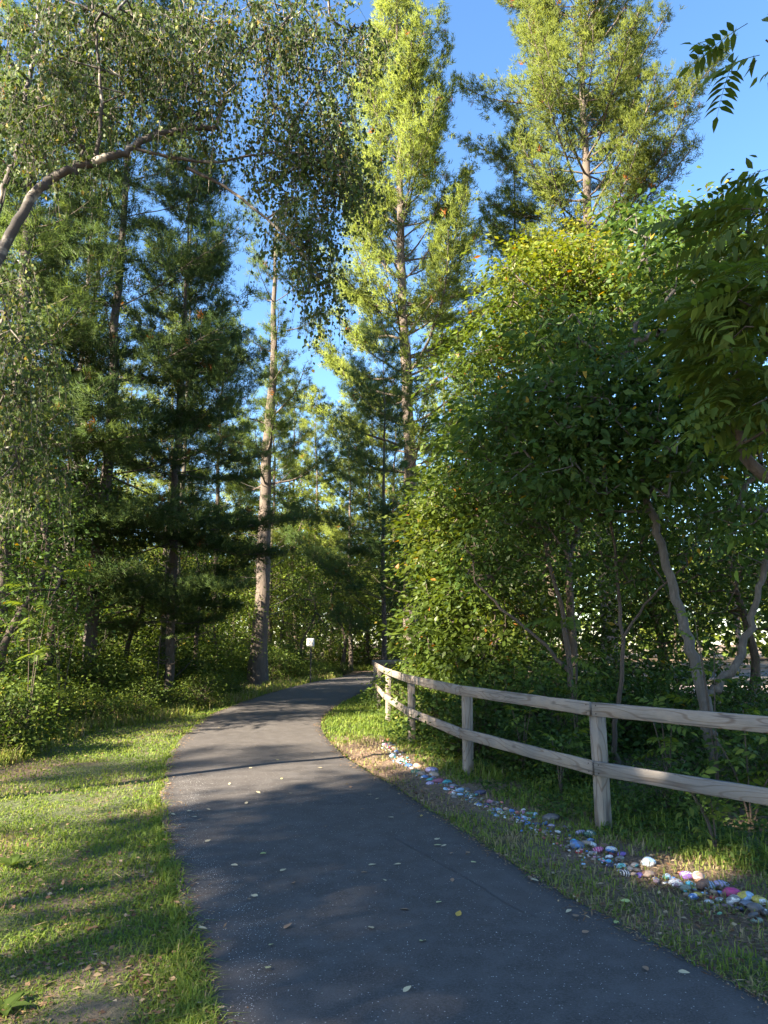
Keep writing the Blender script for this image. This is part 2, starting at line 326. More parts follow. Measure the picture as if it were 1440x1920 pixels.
far = np.clip((np.abs(X) - 9) / 30, 0, 1); Z = Z + far * (noise2(X, Y, 14, 8) - .5) * 1.0
Z = np.where(on_path(X, Y, .25), -.03, Z)
nx = len(gx); idx = np.arange(len(gy) * nx).reshape(len(gy), nx)
Fq = np.stack([idx[:-1, :-1], idx[:-1, 1:], idx[1:, 1:], idx[1:, :-1]], -1).reshape(-1, 4)
gm = mesh('ground', np.stack([X, Y, Z], -1).reshape(-1, 3), [Fq], M['earth'], smooth=True)
a = gm.attributes.new('bare', 'FLOAT', 'POINT'); a.data.foreach_set('value', bare(X, Y).ravel().astype(np.float32))
obj('ground', gm, kind='structure')
# the path: a ribbon with a thickness and slightly crumbled edges
LS = smooth_path(L3, 10); RS = smooth_path(R3, 10)
def resample(P, n):
    d = np.concatenate([[0], np.cumsum(np.linalg.norm(np.diff(P, axis=0), axis=1))]); s = np.linspace(0, 1, n) ** 1.0 * d[-1]
    return np.stack([np.interp(s, d, P[:, k]) for k in range(2)], 1)
n = 700
def by_param(P):                                       # matched stations left and right
    return resample(P, n)
A, B = by_param(LS), by_param(RS)
nr = nrm(A - B)
A = A + nr * ((noise2(A[:, 0], A[:, 1], .16, 11) - .5) * .07 + (noise2(A[:, 0], A[:, 1], .6, 12) - .5) * .05)[:, None]
B = B - nr * ((noise2(B[:, 0], B[:, 1], .16, 13) - .5) * .08 + (noise2(B[:, 0], B[:, 1], .6, 14) - .5) * .06)[:, None]
cols = [0, 0, .02, .06, .12, .25, .5, .75, .88, .94, .98, 1, 1]; zz = [-.05, .008, .014, .018, .02, .024, .03, .024, .02, .018, .014, .008, -.05]
ee = [1, 1, 1, .8, .3, 0, 0, 0, .3, .8, 1, 1, 1]
V = np.stack([np.concatenate([A * (1 - c) + B * c, np.full((n, 1), z)], 1) for c, z in zip(cols, zz)], 1)
K = len(cols); i = np.arange(n - 1)[:, None] * K; j = np.arange(K - 1)[None]
pm = mesh('path', V.reshape(-1, 3), [np.stack([i + j, i + j + 1, i + K + j + 1, i + K + j], -1).reshape(-1, 4)], M['asphalt'], smooth=True)
a = pm.attributes.new('edge', 'FLOAT', 'POINT'); a.data.foreach_set('value', np.tile(ee, n).astype(np.float32))
obj('path', pm, kind='structure')
# sunlit lot beyond the shrubs on the right
V = [(6.5, 24, .0), (60, 20, .0), (60, 46, .03), (6.8, 27.6, .03)]
obj('gravel_lot', mesh('gravel_lot', V, [[[0, 1, 2, 3]]], M['gravel']), kind='structure')

# ------------------------------------------------------------------ trees: skeleton that reaches given twig points
def grow(trunk, trad, targets, rg, step=.35, sag=.1, rtip=.006, power=.5):
    trunk = np.asarray(trunk, float); nt_ = len(trunk)
    P = [p for p in trunk]; par = [-1] + list(range(nt_ - 1))
    arr = np.zeros((len(targets) * 14 + nt_ + 50, 3)); arr[:nt_] = trunk; n = nt_
    lo = max(1, int(nt_ * .3))
    d0 = np.min(np.linalg.norm(targets[:, None] - trunk[None, lo:], axis=2), axis=1)
    ends = []
    for ti in np.argsort(d0):
        t = targets[ti]; Q = arr[lo:n]; v = t - Q; d = np.linalg.norm(v, axis=1)
        cost = d + .35 * np.maximum(0, -v[:, 2]) ; k = int(np.argmin(cost)) + lo
        dd = np.linalg.norm(t - arr[k]); m_ = min(12, max(1, int(dd / step))); prev = k; p0 = arr[k].copy()
        off = rg.normal(size=3) * dd * .05
        for s in range(1, m_ + 1):
            f = s / m_; p = p0 * (1 - f) + t * f + np.array([0, 0, math.sin(math.pi * f) * dd * sag]) + off * math.sin(math.pi * f) + (rg.normal(size=3) * .02 * min(dd, 1) if s < m_ else 0)
            arr[n] = p; par.append(prev); prev = n; n += 1
        ends.append(n - 1)
    par = np.array(par); cnt = np.zeros(n)
    for e in ends: cnt[e] += 1
    for k in range(n - 1, 0, -1): cnt[par[k]] += cnt[k]
    rad = rtip * np.maximum(cnt, 1) ** power
    k = np.arange(nt_, n); A_, B_ = arr[par[k]], arr[k]
    ra = np.minimum(rad[par[k]], rad[k] * 1.35); 
    tr = np.interp(np.arange(nt_), np.arange(nt_), trad); ra = np.minimum(ra, np.where(par[k] < nt_, tr[np.minimum(par[k], nt_-1)] * .8, ra))
    return A_, B_, ra, rad[k], arr[:n]
def blob_targets(blobs, rg):
    out = []; tn = []
    for (px, py, rx, ry, Y0, dY, n_) in blobs:
        q = rand_dir(n_, rg) * (rg.random((n_, 1)) ** .4)
        for a_ in q:
            out.append(at(px + a_[0] * rx, py + a_[1] * ry, Y0 + a_[2] * dY)); tn.append(0)
    return np.array(out)
def spray(T, n_per, rg, spread=.35, flat_=.5, L=.09, W=.04, droop=.3, kind='leaf', hue=None, up=.7, skew=1.6):
    """leaf blades around twig points in loose flattened sprays"""
    c = np.repeat(T, n_per, 0); n_ = len(c)
    o = rg.normal(size=(n_, 3)) * spread * .5; o[:, 2] *= flat_
    rr = np.repeat(rg.normal(size=(len(T), 2)) * .35, n_per, 0); o[:, 2] += (o[:, :2] * rr).sum(1)
    D = nrm(np.stack([o[:, 0], o[:, 1], o[:, 2] * .3 - droop * spread], 1) + rg.normal(size=(n_, 3)) * spread * .35)
    Nn = nrm(np.array([0, 0, up]) + rg.normal(size=(n_, 3)) * .45)
    s = .5 + .9 * rg.random(n_) ** 1.3
    V, Fa = leaves(c + o, D, Nn, L * s, W * s, kind=kind)
    cl = np.repeat(rg.random(len(T)), n_per)
    tt = np.clip((cl * .5 + rg.random(n_) * .5) ** skew if hue is None else hue(c + o) + (rg.random(n_) - .5) * .35, 0, 1)
    tt = np.where(rg.random(n_) > .992, 1.0, tt * .93)
    k = len(Fa) // n_
    return V, Fa, np.repeat(tt, k)
def tree_obj(name, g_trunk, g_crown, loc=(0, 0, 0), **kw):
    e = obj(name, None, loc=loc, **kw); e.empty_display_size = .3
    inv = (-loc[0], -loc[1], -loc[2])
    obj('trunk', g_trunk, e, loc=inv); c_ = obj('crown', g_crown, e, loc=inv)
    return e
def taper(n_, r0, r1, flare=.35):
    s = np.linspace(0, 1, n_); r = r0 + (r1 - r0) * s ** .9; return r * (1 + flare * np.exp(-s * n_ * .35))
def leafy_tree(name, trunks, blobs, bark, leafm, seed, n_per=40, hue=None, sp=(.4, .5), LW=(.09, .04), droop=.3, kind='leaf', rtip=.005, extra=None, smooth_n=5, power=.5, crown_fn=None, **kw):
    rg = np.random.default_rng(seed); g = Geo(); allp = []; radii = []
    for (pts, r0, r1) in trunks:
        P_ = smooth_path(np.array(pts), smooth_n); P_[1:-1] += rg.normal(size=P_[1:-1].shape) * r1 * .6
        rad = taper(len(P_), r0, r1, .3 if pts[0][2] < .2 else 0); V, Fa = tube(P_, rad, 9, .12, rg); g.add(V, Fa); allp.append(P_); radii.append(rad)
    T = blob_targets(blobs, rg) if not isinstance(blobs, np.ndarray) else blobs
    A_, B_, ra, rb, nodes = grow(np.concatenate(allp), np.concatenate(radii), T, rg, rtip=rtip, power=power)
    V, Fa = prisms(A_, B_, ra, rb, 5); g.add(V, Fa)
    c = Geo()
    if crown_fn: crown_fn(c, T, rg, g)
    else: c.add(*spray(T, n_per, rg, sp[0], sp[1], LW[0], LW[1], droop, kind, hue))
    base = trunks[0][0][0]
    return tree_obj(name, g.mesh(name + '_trunk', bark), c.mesh(name + '_crown', leafm), loc=(float(base[0]), float(base[1]), 0.0), **kw)

# ------------------------------------------------------------------ pines
def pine(seed, h, clear, r0, spread, bark, needle, gap=.55, per=5, lift=(5, 55), nl=.13, nw=.014, nn=8, tw=.2, ts=.12, lean=(0, 0), fork=0, thin=1.0, side=None, dead=8, plume=.35, upturn=30, dens=1.0):
    """white pine in local space: whorls of limbs, side twigs, needle tufts"""
    rg = np.random.default_rng(seed); g = Geo()
    stems = [(0.0, 0.0, 0.0, h, r0)]
    k = max(8, int(h / 1.0)); zs = np.linspace(0, h, k); bend = np.cumsum(rg.normal(size=(k, 2)) * .035, 0)
    P_ = np.stack([lean[0] * zs / h + bend[:, 0], lean[1] * zs / h + bend[:, 1], zs], 1)
    rad = r0 * np.maximum(1 - zs / h, .02) ** .75; rad[0] *= 1.25
    P2 = smooth_path(P_, 3); V, Fa = tube(P2, np.interp(P2[:, 2], zs, rad), 10, .1, rg); g.add(V, Fa)
    LA, LB, LRa, LRb, TP, TD = [], [], [], [], [], []
    def limb(p0, az, el, L, r, foliage=True, bare_to=.3):
        m_ = max(4, int(L / .45)); pts = [p0]; e = el; a_ = az
        for s in range(m_):
            e += (upturn / m_) * (.4 + 1.2 * s / m_) + rg.normal() * 4; a_ += rg.normal() * 6
            d = np.array([math.cos(R(a_)) * math.cos(R(e)), math.sin(R(a_)) * math.cos(R(e)), math.sin(R(e))])
            pts.append(pts[-1] + d * L / m_)
        pts = np.array(pts); rr = r * np.linspace(1, .25, m_ + 1)
        LA.append(pts[:-1]); LB.append(pts[1:]); LRa.append(rr[:-1]); LRb.append(rr[1:])
        if not foliage: return
        ns = max(3, int(L * (1 - bare_to) / (tw)))
        for q in range(ns):
            s = bare_to + (1 - bare_to) * (q + rg.random()) / ns; f = s * m_; i_ = min(m_ - 1, int(f)); p = pts[i_] + (pts[i_+1] - pts[i_]) * (f - i_)
            ld = nrm(pts[i_+1] - pts[i_]); sd_ = nrm(np.cross(ld, [0, 0, 1])) * (1 if q % 2 else -1)
            tl = (plume * L * (1.15 - s) + .28) * rg.uniform(.6, 1.15)
            d = nrm(ld * .75 + sd_ * .8 + np.array([0, 0, rg.uniform(-.05, .4)]))
            LA.append(p[None]); LB.append((p + d * tl * .85)[None]); LRa.append(np.array([r * .22])); LRb.append(np.array([.004]))
            nq = max(2, int(tl / ts * thin * dens)); fr = (np.arange(nq) + rg.random(nq)) / nq * .9 + .12
            TP.append(p + d * (fr * tl)[:, None] + rg.normal(size=(nq, 3)) * [1, 1, .5] * (.05 + .13 * tl * min(dens - .5, 1))); TD.append(nrm(d + np.array([0, 0, .35]) + rg.normal(size=(nq, 3)) * .45))
        TP.append(pts[-1:] ); TD.append(ld[None])
    z = clear
    while z < h * .985:
        u = (z - clear) / (h - clear); L0 = spread(u); npw = per if u < .85 else max(3, per - 1); a0 = rg.random() * 360
        p0 = np.array([np.interp(z, zs, P_[:, 0]), np.interp(z, zs, P_[:, 1]), z])
        for q in range(npw):
            if rg.random() > .9: continue
            az = a0 + q * 360 / npw + rg.normal() * 14; L = L0 * rg.uniform(.55, 1.12)
            if side is not None: L *= 1 + side[1] * math.cos(R(az - side[0]))
            el = lift[0] + (lift[1] - lift[0]) * u ** 1.1 + rg.normal() * 6
            limb(p0 + np.array([0, 0, rg.uniform(-.12, .12)]), az, el, max(L, .35), max(.012, r0 * .16 * (1 - u * .6)) * (L / 3) ** .5)
        z += gap * rg.uniform(.75, 1.25) * (1 - .35 * u)
    for q in range(dead):
        z = rg.uniform(clear * .25, clear); az = rg.random() * 360
        limb(np.array([np.interp(z, zs, P_[:, 0]), np.interp(z, zs, P_[:, 1]), z]), az, rg.uniform(-5, 30), rg.uniform(.5, 2.2), .022, False)
    A_, B_ = np.concatenate(LA), np.concatenate(LB); V, Fa = prisms(A_, B_, np.concatenate(LRa), np.concatenate(LRb), 4); g.add(V, Fa)
    TPa, TDa = np.concatenate(TP), np.concatenate(TD); n_ = len(TPa)
    C = np.repeat(TPa, nn, 0) + rg.normal(size=(n_ * nn, 3)) * nl * .22; D = nrm(np.repeat(TDa, nn, 0) + rg.normal(size=(n_ * nn, 3)) * .55)
    Sx = nrm(np.cross(D, rand_dir(n_ * nn, rg))); L = nl * rg.uniform(.7, 1.15, (n_ * nn, 1))
    V = np.stack([C - Sx * nw * .5, C + Sx * nw * .5, C + D * L], 1).reshape(-1, 3); c = Geo()
    tt = np.repeat(np.clip(rg.random(n_) * .75 + .1, 0, .93), nn); tt = np.where(np.repeat(rg.random(n_) > .993, nn), 1, tt)
    c.add(V, np.arange(len(V)).reshape(-1, 3), tt)
    outw = TPa * [1, 1, 0]; nn_ = nrm(nrm(outw) * .55 + TDa * .35 + [0, 0, .65] + rg.normal(size=(n_, 3)) * .18)
    return g.mesh('pine_trunk', bark, True), c.mesh('pine_crown', needle, True, np.repeat(nn_, nn * 3, 0))
def cone(a_, b_, c_=1.0): return lambda u: (b_ + (a_ - b_) * (1 - u) ** c_) * min(1, .45 + u * 4)
def place_pine(pm_, loc, label, group=None, rz=0, s=1.0, name='pine_tree', cat='pine tree'):
    e = obj(name, None, loc=loc, rot=(0, 0, rz), scale=s, label=label, cat=cat, group=group)
    obj('trunk', pm_[0], e); obj('crown', pm_[1], e); return e

# ------------------------------------------------------------------ rail fence
def board(name, a, b, hgt, thk, parent, mat_, seed):
    """a weathered board between two points, slightly worn edges; local X along the board"""
    a, b = np.asarray(a, float), np.asarray(b, float); L = np.linalg.norm(b - a); rg = np.random.default_rng(seed)
    ns = max(3, int(L / .3)); V = []; c = .006
    prof = [(-thk/2 + c, -hgt/2), (thk/2 - c, -hgt/2), (thk/2, -hgt/2 + c), (thk/2, hgt/2 - c), (thk/2 - c, hgt/2), (-thk/2 + c, hgt/2), (-thk/2, hgt/2 - c), (-thk/2, -hgt/2 + c)]
    for s in range(ns + 1):
        x = L * s / ns
        for (y, z) in prof: V.append((x, y + rg.normal() * .0008, z + rg.normal() * .0015))
    k = 8; Fq_ = [[s*k + j, s*k + (j+1) % k, (s+1)*k + (j+1) % k, (s+1)*k + j] for s in range(ns) for j in range(k)]
    caps = [[7, 6, 5, 4], [4, 3, 2, 1], [7, 4, 1, 0]]; caps += [[ns*k + q for q in c_[::-1]] for c_ in caps]
    m_ = mesh(name, V, [Fq_, caps], mat_)
    e = Vector((b - a).tolist()).to_track_quat('X', 'Z')
    o = obj(name, m_, parent, loc=a); o.rotation_mode = 'XYZ'
    d = (b - a) / L; yaw = math.atan2(d[1], d[0]); o.rotation_euler = (0, -math.asin(d[2]), yaw); return o
fence = obj('rail_fence', None, loc=(0, 0, 0), label='weathered grey two-rail timber fence curving along the right side of the path', cat='fence')
TOPZ, LOWZ = 1.0, .50
for i_, p in enumerate(FP):
    q = obj('post', None)
    bpy.data.objects.remove(q)
    prev_, next_ = FP[max(0, i_-1)], FP[min(len(FP)-1, i_+1)]; d = nrm(next_ - prev_); yaw = math.atan2(d[1], d[0])
    o = board('post', (0, 0, -.25), (0, 0, .985), .105, .105, fence, M['board'], 50 + i_)
    o.location = (p[0], p[1], -.25); o.rotation_mode = 'XYZ'
    o.rotation_euler = (0, R(-90 + (i_ * 37 % 5 - 2) * .5), yaw)
for i_ in range(len(FP) - 1):
    a_, b_ = FP[i_], FP[i_+1]; d = nrm(b_ - a_); nside = np.array([-d[1], d[0], 0])    # towards the path
    if i_ >= 7: nside = np.array([-d[1], d[0], 0])
    sg = -1 if (nside @ np.array([-1, -.3, 0])) < 0 else 1; offs = nside * sg * .082
    for zz_ in (TOPZ, LOWZ):
        g_ = .003
        r_ = board('rail', a_ + offs + d * g_ + [0, 0, zz_], b_ + offs - d * g_ + [0, 0, zz_], .118, .038, fence, M['board'], 70 + i_ * 2)
        L_ = np.linalg.norm(b_ - a_)
        nv, nf = [], []
        for x0 in (.04, L_ - .05):
            for zq in (-.035, .035):
                b0 = len(nv); an = np.linspace(0, 2*np.pi, 6, endpoint=False)
                for yy in (sg * .0195, sg * .0225):
                    nv += [(x0 + .006 * math.cos(q), yy, zq + .006 * math.sin(q)) for q in an]
                nf += [[b0 + j, b0 + (j+1) % 6, b0 + 6 + (j+1) % 6, b0 + 6 + j] for j in range(6)] + [[b0+6, b0+7, b0+8, b0+9], [b0+6, b0+9, b0+10, b0+11]]
        obj('nail', mesh('nail', nv, [nf], M['nail']), r_, kind='stuff')
# second fence in front of the lot, seen through the shrubs
f2 = obj('rail_fence', None, label='dark far rail fence before the pale gravel lot, seen through the shrubs', cat='fence')
FQ = [np.array([6.2 + 2.45 * k, 21.2 - .25 * k, 0]) for k in range(7)]
for i_, p in enumerate(FQ):
    o = board('post', (0, 0, -.2), (0, 0, .95), .12, .12, f2, M['board'], 150 + i_); o.location = (p[0], p[1], -.2); o.rotation_euler = (0, R(-90), 0)
for i_ in range(6):
    for zz_ in (.9, .46): board('rail', FQ[i_] + [.003, -.085, zz_], FQ[i_+1] + [-.003, -.085, zz_], .14, .04, f2, M['board'], 170 + i_)

# ------------------------------------------------------------------ small square trail sign
sp_ = gp(581, 1281)
sg_ = obj('trail_sign', None, loc=sp_, label='small white square prohibition sign on a thin black post at the bend', cat='sign')
def box(name, c, s, m_, parent, bev=0.0):
    import bmesh
    bm = bmesh.new(); bmesh.ops.create_cube(bm, size=1)
    for v in bm.verts: v.co = Vector((v.co.x * s[0] + c[0], v.co.y * s[1] + c[1], v.co.z * s[2] + c[2]))
    if bev: bmesh.ops.bevel(bm, geom=[e for e in bm.edges], offset=bev, segments=2, affect='EDGES')
    me = bpy.data.meshes.new(name); bm.to_mesh(me); bm.free(); me.materials.append(m_); return obj(name, me, parent)
box('post', (.02, .02, .70), (.05, .035, 1.62), M['black'], sg_, .004)
# rounded plate
def plate(name, w_, h_, r_, t_, c, m_, parent, seg=5):
    pts = []
    for (cx_, cz_, a0) in ((w_/2-r_, h_/2-r_, 0), (-w_/2+r_, h_/2-r_, 90), (-w_/2+r_, -h_/2+r_, 180), (w_/2-r_, -h_/2+r_, 270)):
        for q in range(seg): an = R(a0 + 90 * q / (seg - 1)); pts.append((cx_ + r_ * math.cos(an), cz_ + r_ * math.sin(an)))
    n_ = len(pts); V = [(c[0] + x, c[1] + y, c[2] + z) for y in (-t_/2, t_/2) for (x, z) in pts]; V += [(c[0], c[1] - t_/2, c[2]), (c[0], c[1] + t_/2, c[2])]
    Q = [[j, (j+1) % n_, n_ + (j+1) % n_, n_ + j] for j in range(n_)]; T_ = [[2*n_, (j+1) % n_, j] for j in range(n_)] + [[2*n_+1, n_ + j, n_ + (j+1) % n_] for j in range(n_)]
    return obj(name, mesh(name, V, [Q, T_], m_), parent)
pl = plate('sign_plate', .285, .31, .03, .006, (0, -.004, 1.51), M['sign_white'], sg_)
def ringmesh(r0_, r1_, y, cz, n_=28):
    V = [(r * math.cos(a_), y, cz + r * math.sin(a_)) for r in (r0_, r1_) for a_ in np.linspace(0, 2*np.pi, n_, endpoint=False)]
    return V, [[j, (j+1) % n_, n_ + (j+1) % n_, n_ + j] for j in range(n_)]
V, Fq_ = ringmesh(.070, .088, -.0105, 1.53); obj('ring', mesh('ring', V, [Fq_], M['ink']), pl)
c45 = .054; V = [(-c45 - .006, -.0108, 1.53 + c45 - .006), (-c45 + .006, -.0108, 1.53 + c45 + .006), (c45 + .006, -.0108, 1.53 - c45 + .006), (c45 - .006, -.0108, 1.53 - c45 - .006)]
obj('slash', mesh('slash', V, [[[0, 3, 2, 1]]], M['ink']), pl)
V = [(-.03, -.0101, 1.50), (-.012, -.0101, 1.50), (-.008, -.0101, 1.525), (.015, -.0101, 1.525), (.02, -.0101, 1.50), (.034, -.0101, 1.50), (.03, -.0101, 1.555), (-.006, -.0101, 1.56), (-.03, -.0101, 1.545)]
obj('pictogram', mesh('pictogram', V, [[[0, 1, 2], [0, 2, 8], [2, 7, 8], [2, 3, 7], [3, 6, 7], [3, 5, 6], [3, 4, 5]]], M['ink']), pl)
V = [(-.008, -.0102, 1.405), (.008, -.0102, 1.405), (.008, -.0102, 1.421), (-.008, -.0102, 1.421)]
obj('bolt', mesh('bolt', V, [[[0, 1, 2, 3]]], M['ink']), pl)

# ------------------------------------------------------------------ pines
def X_(px, py, Y): return float(at(px, py, Y)[0])
pk = pine(11, 29.5, 8.0, .30, lambda u: (6.6 - 3.6 * u) * min(1, .6 + u * 3), M['pine_bark'], M['needle_sun'], gap=.95, per=5, lift=(10, 54), nl=.21, nw=.026, nn=12, tw=.2, ts=.15, dens=2.7, plume=.25, upturn=50, dead=14, lean=(-.6, 0))
place_pine(pk, (X_(770, 1150, 28), 28, 0), 'tall sunlit white pine right of the gap, its pointed leaders against the sky')
pl_ = pine(12, 35, 13.8, .36, lambda u: (7.6 - 2.6 * u) * min(1, .55 + u * 3), M['pine_bark'], M['needle_sun'], gap=1.1, per=6, lift=(-4, 42), nl=.22, nw=.027, nn=12, tw=.2, ts=.155, dens=2.3, plume=.27, upturn=48, dead=12)
place_pine(pl_, (X_(1098, 350, 30.5), 30.5, 0), 'huge broad-crowned sunlit pine towering over the right-hand shrubs')
pg = pine(13, 19.2, 7.6, .32, lambda u: 3.4 - 1.6 * u, M['pine_bark'], M['needle_mid'], gap=1.45, per=3, lift=(5, 45), nl=.2, nw=.018, nn=17, tw=.22, ts=.15, dens=2.8, upturn=30, dead=16, plume=.28)
e = place_pine(pg, (X_(486, 1000, 28.6), 28.6, 0), 'thick-trunked pine with patchy bark left of the path bend, sparse top', name='pine_tree')
pp = pine(14, 20, 2.9, .17, lambda u: (4.9 - 3.5 * u) * min(1, .75 + u * 3), M['pine_bark_dark'], M['needle_shade'], gap=1.25, per=6, lift=(-4, 45), nl=.16, nw=.016, nn=14, tw=.16, ts=.10, dens=2.4, upturn=18, dead=10, plume=.4)
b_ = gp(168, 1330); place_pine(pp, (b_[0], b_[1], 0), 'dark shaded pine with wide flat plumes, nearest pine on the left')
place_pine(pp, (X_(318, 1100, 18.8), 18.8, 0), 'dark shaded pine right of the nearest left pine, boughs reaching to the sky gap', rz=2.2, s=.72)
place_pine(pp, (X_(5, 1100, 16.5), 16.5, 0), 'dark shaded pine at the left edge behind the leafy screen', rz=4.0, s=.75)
pj = pine(15, 12.6, 1.9, .10, lambda u: (3.8 - 2.4 * u) * min(1, .6 + u * 3), M['pine_bark_dark'], M['needle_shade'], gap=.85, per=5, lift=(5, 50), nl=.16, nw=.013, nn=18, tw=.18, ts=.12, dens=2.3, upturn=25, side=(180, .3), dead=6, plume=.38)
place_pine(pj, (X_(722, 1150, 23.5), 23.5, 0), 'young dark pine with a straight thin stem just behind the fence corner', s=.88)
pa = pine(16, 22, 5, .17, lambda u: (3.4 - 2.2 * u), M['pine_bark'], M['needle_mid'], gap=1.25, per=5, lift=(-3, 50), dens=3.4, nl=.2, nw=.018, nn=15, tw=.26, ts=.17, upturn=25, dead=26)
pb = pine(17, 19, 4.5, .15, lambda u: (3.6 - 2.6 * u), M['pine_bark'], M['needle_sun'], gap=1.15, per=5, lift=(0, 50), nl=.24, nw=.024, nn=14, dens=3.0, tw=.28, ts=.18, upturn=22, dead=14)
pc = pine(18, 17, 10.5, .13, lambda u: (2.3 - 1.4 * u), M['grey_bark'], M['needle_mid'], gap=.9, per=4, lift=(0, 55), nl=.22, nw=.024, nn=13, dens=3.0, tw=.28, ts=.19, dead=30)
PINES = [  # mesh, px, py, Y, scale, label
 (pa, 50, 450, 15.5, 1.0, 'pine with a furrowed stem at the left edge, crossed by the birch bough'),
 (pa, 172, 620, 29, 1.1, 'slim pine directly left behind the dark plumed pine'),
 (pc, 140, 1050, 20, 1.0, 'thin half-hidden pine stem left of the dark plumed pine'),
 (pc, 310, 1200, 21.5, 1.0, 'left of two close pine stems rising from the brush'),
 (pc, 323, 1180, 24, .9, 'paler right-hand one of two close pine stems in the brush'),
 (pb, 400, 1100, 33, .9, 'grey-barked thick pine between the twin stems and the patchy pine'),
 (pc, 503, 1100, 29, .85, 'pencil-thin dark pine stem beside the patchy thick pine'),
 (pb, 516, 900, 40, .85, 'pinkish lit pine stem beyond the patchy thick pine'),
 (pb, 658, 1080, 40, .82, 'sunlit pine with bare pale stem right of the small sign'),
 (pb, 735, 1120, 37, .75, 'pink-barked pine behind the young dark pine'),
 (pa, 965, 400, 33, 1.22, 'gaunt pine between the two big sunlit crowns, mostly bare'),
 (pb, 600, 760, 47, .95, 'far yellow-green pine in the sky gap above the bend'),
 (pb, 555, 760, 53, 1.1, 'far lit pine just right of the patchy thick pine top'),
 (pb, 690, 760, 50, 1.0, 'far lit pine behind the young dark pine'),
 (pb, 450, 900, 50, .9, 'far pine seen left of the patchy thick pine'),
 (pb, 330, 800, 36, .95, 'lit pine deep in the left wood behind the plumed pine'),
 (pa, 90, 800, 28, 1.0, 'mid-distance pine between the left-edge pine and the slim pine'),
 (pa, -40, 700, 24, 1.1, 'pine at the far left rim of the view'),
 (pb, 240, 900, 42, 1.0, 'distant pine straight behind the dark plumed pine'),
 (pb, 840, 800, 44, 1.15, 'far pine partly hidden by the sunlit tall pine and shrubs'),
 (pb, 1000, 700, 46, 1.2, 'distant pine behind the gold-topped tree'),
 (pb, 1330, 500, 44, 1.0, 'distant pine beyond the lot at the right'),
]
for k, (pm_, px, py, Y, s, lab) in enumerate(PINES):
    place_pine(pm_, (X_(px, py, Y), Y, -.05), lab, 'pines standing in the woods', rz=k * 1.7, s=s * (1 if k % 2 else .97))

# ------------------------------------------------------------------ the birch leaning in from the left
BY = 7.6
bough = [at(-330, 1330, 7.2) * [1, 1, 0]] + [at(-300, 1100, 7.2), at(-210, 850, 7.3), at(-90, 620, 7.4), at(0, 478, 7.5), at(42, 400, 7.55), at(82, 345, 7.6), at(140, 316, 7.65), at(200, 297, 7.7), at(255, 272, 7.8), at(300, 250, 7.9), at(350, 242, 8.0), at(405, 238, 8.1)]
up_ = [at(405, 238, 8.1), at(413, 205, 8.1), at(411, 165, 8.15), at(430, 115, 8.2), at(480, 80, 8.3), at(540, 35, 8.4), at(580, -20, 8.5)]
low1 = [at(255, 278, 7.8), at(340, 298, 7.9), at(410, 303, 8.0), at(470, 292, 8.1), at(560, 288, 8.3), at(650, 330, 8.5)]
low2 = [at(350, 315, 7.9), at(420, 350, 8.0), at(500, 410, 8.1), at(560, 470, 8.2), at(610, 530, 8.3)]
st1 = [at(175, 305, 7.7), at(187, 250, 7.6), at(190, 180, 7.5), at(182, 90, 7.4), at(170, -30, 7.3)]
st2 = [at(-150, 700, 8.4), at(-20, 430, 8.4), at(20, 320, 8.4), at(38, 250, 8.5), at(60, 120, 8.6), at(80, -40, 8.7)]
def birch_crown(c, T, rg, g):
    Ls, Ds = [], []
    for t_ in T:                                       # leaves hang on thin drooping strands
        for q in range(rg.integers(3, 6)):
            L = rg.uniform(.25, .8); a_ = rg.random() * 6.28; s = np.sort(rg.random(rg.integers(10, 17)))
            out = np.array([math.cos(a_), math.sin(a_), 0]) * rg.uniform(.15, .4)
            p = t_ + out * np.sqrt(s)[:, None] - np.array([0, 0, 1]) * (s * s * L)[:, None] + rg.normal(size=(len(s), 3)) * .02
            Ls.append(p); q_ = np.array([t_, p[len(p)//3], p[2*len(p)//3], p[-1]]); Ds.append(q_)
    Q_ = np.array(Ds); V, Fa = prisms(Q_[:, :-1].reshape(-1, 3), Q_[:, 1:].reshape(-1, 3), np.full(len(Q_) * 3, .0024), np.full(len(Q_) * 3, .0016), 3); g.add(V, Fa)
    C = np.concatenate(Ls); n_ = len(C); D = nrm(np.array([0, 0, -.9]) + rg.normal(size=(n_, 3)) * .5); Nn = rand_dir(n_, rg); s = rg.uniform(.55, 1.35, n_)
    V, Fa = leaves(C + rg.normal(size=(n_, 3)) * .015, D, Nn, .052 * s, .040 * s, kind='chip')
    tt = np.clip(rg.random(n_) ** 1.3, 0, .93); tt = np.where(rg.random(n_) > .985, 1, tt); c.add(V, Fa, np.repeat(tt, 2))
BB = [(120, 90, 200, 120, 7.8, 1.0, 105), (400, 60, 240, 90, 8.3, 1.1, 105), (600, 120, 110, 150, 8.6, .9, 70), (570, 330, 110, 120, 8.5, .8, 75), (300, 180, 200, 100, 8.2, 1.0, 60),
      (560, 450, 80, 60, 8.3, .6, 26), (80, 230, 140, 90, 8.0, .9, 50), (480, 230, 120, 120, 8.4, .8, 50), (30, 560, 60, 90, 8.2, .7, 26), (35, 700, 70, 120, 8.2, .7, 46), (40, 860, 90, 90, 8.3, .8, 34), (680, 70, 50, 60, 8.8, .5, 12), (650, 330, 60, 110, 8.7, .6, 30), (600, 545, 50, 60, 8.4, .5, 13), (330, 30, 330, 60, 8, 1.2, 60)]
leafy_tree('birch_tree', [(bough, .074, .032), (up_, .028, .012), (low1, .022, .009), (low2, .022, .009), (st1, .028, .012), (st2, .045, .025)], BB, M['birch_bark'], M['birch'], 21, crown_fn=birch_crown, rtip=.0032,
    label='birch leaning in from the left with an arching pale bough and hanging leaves', cat='birch tree')

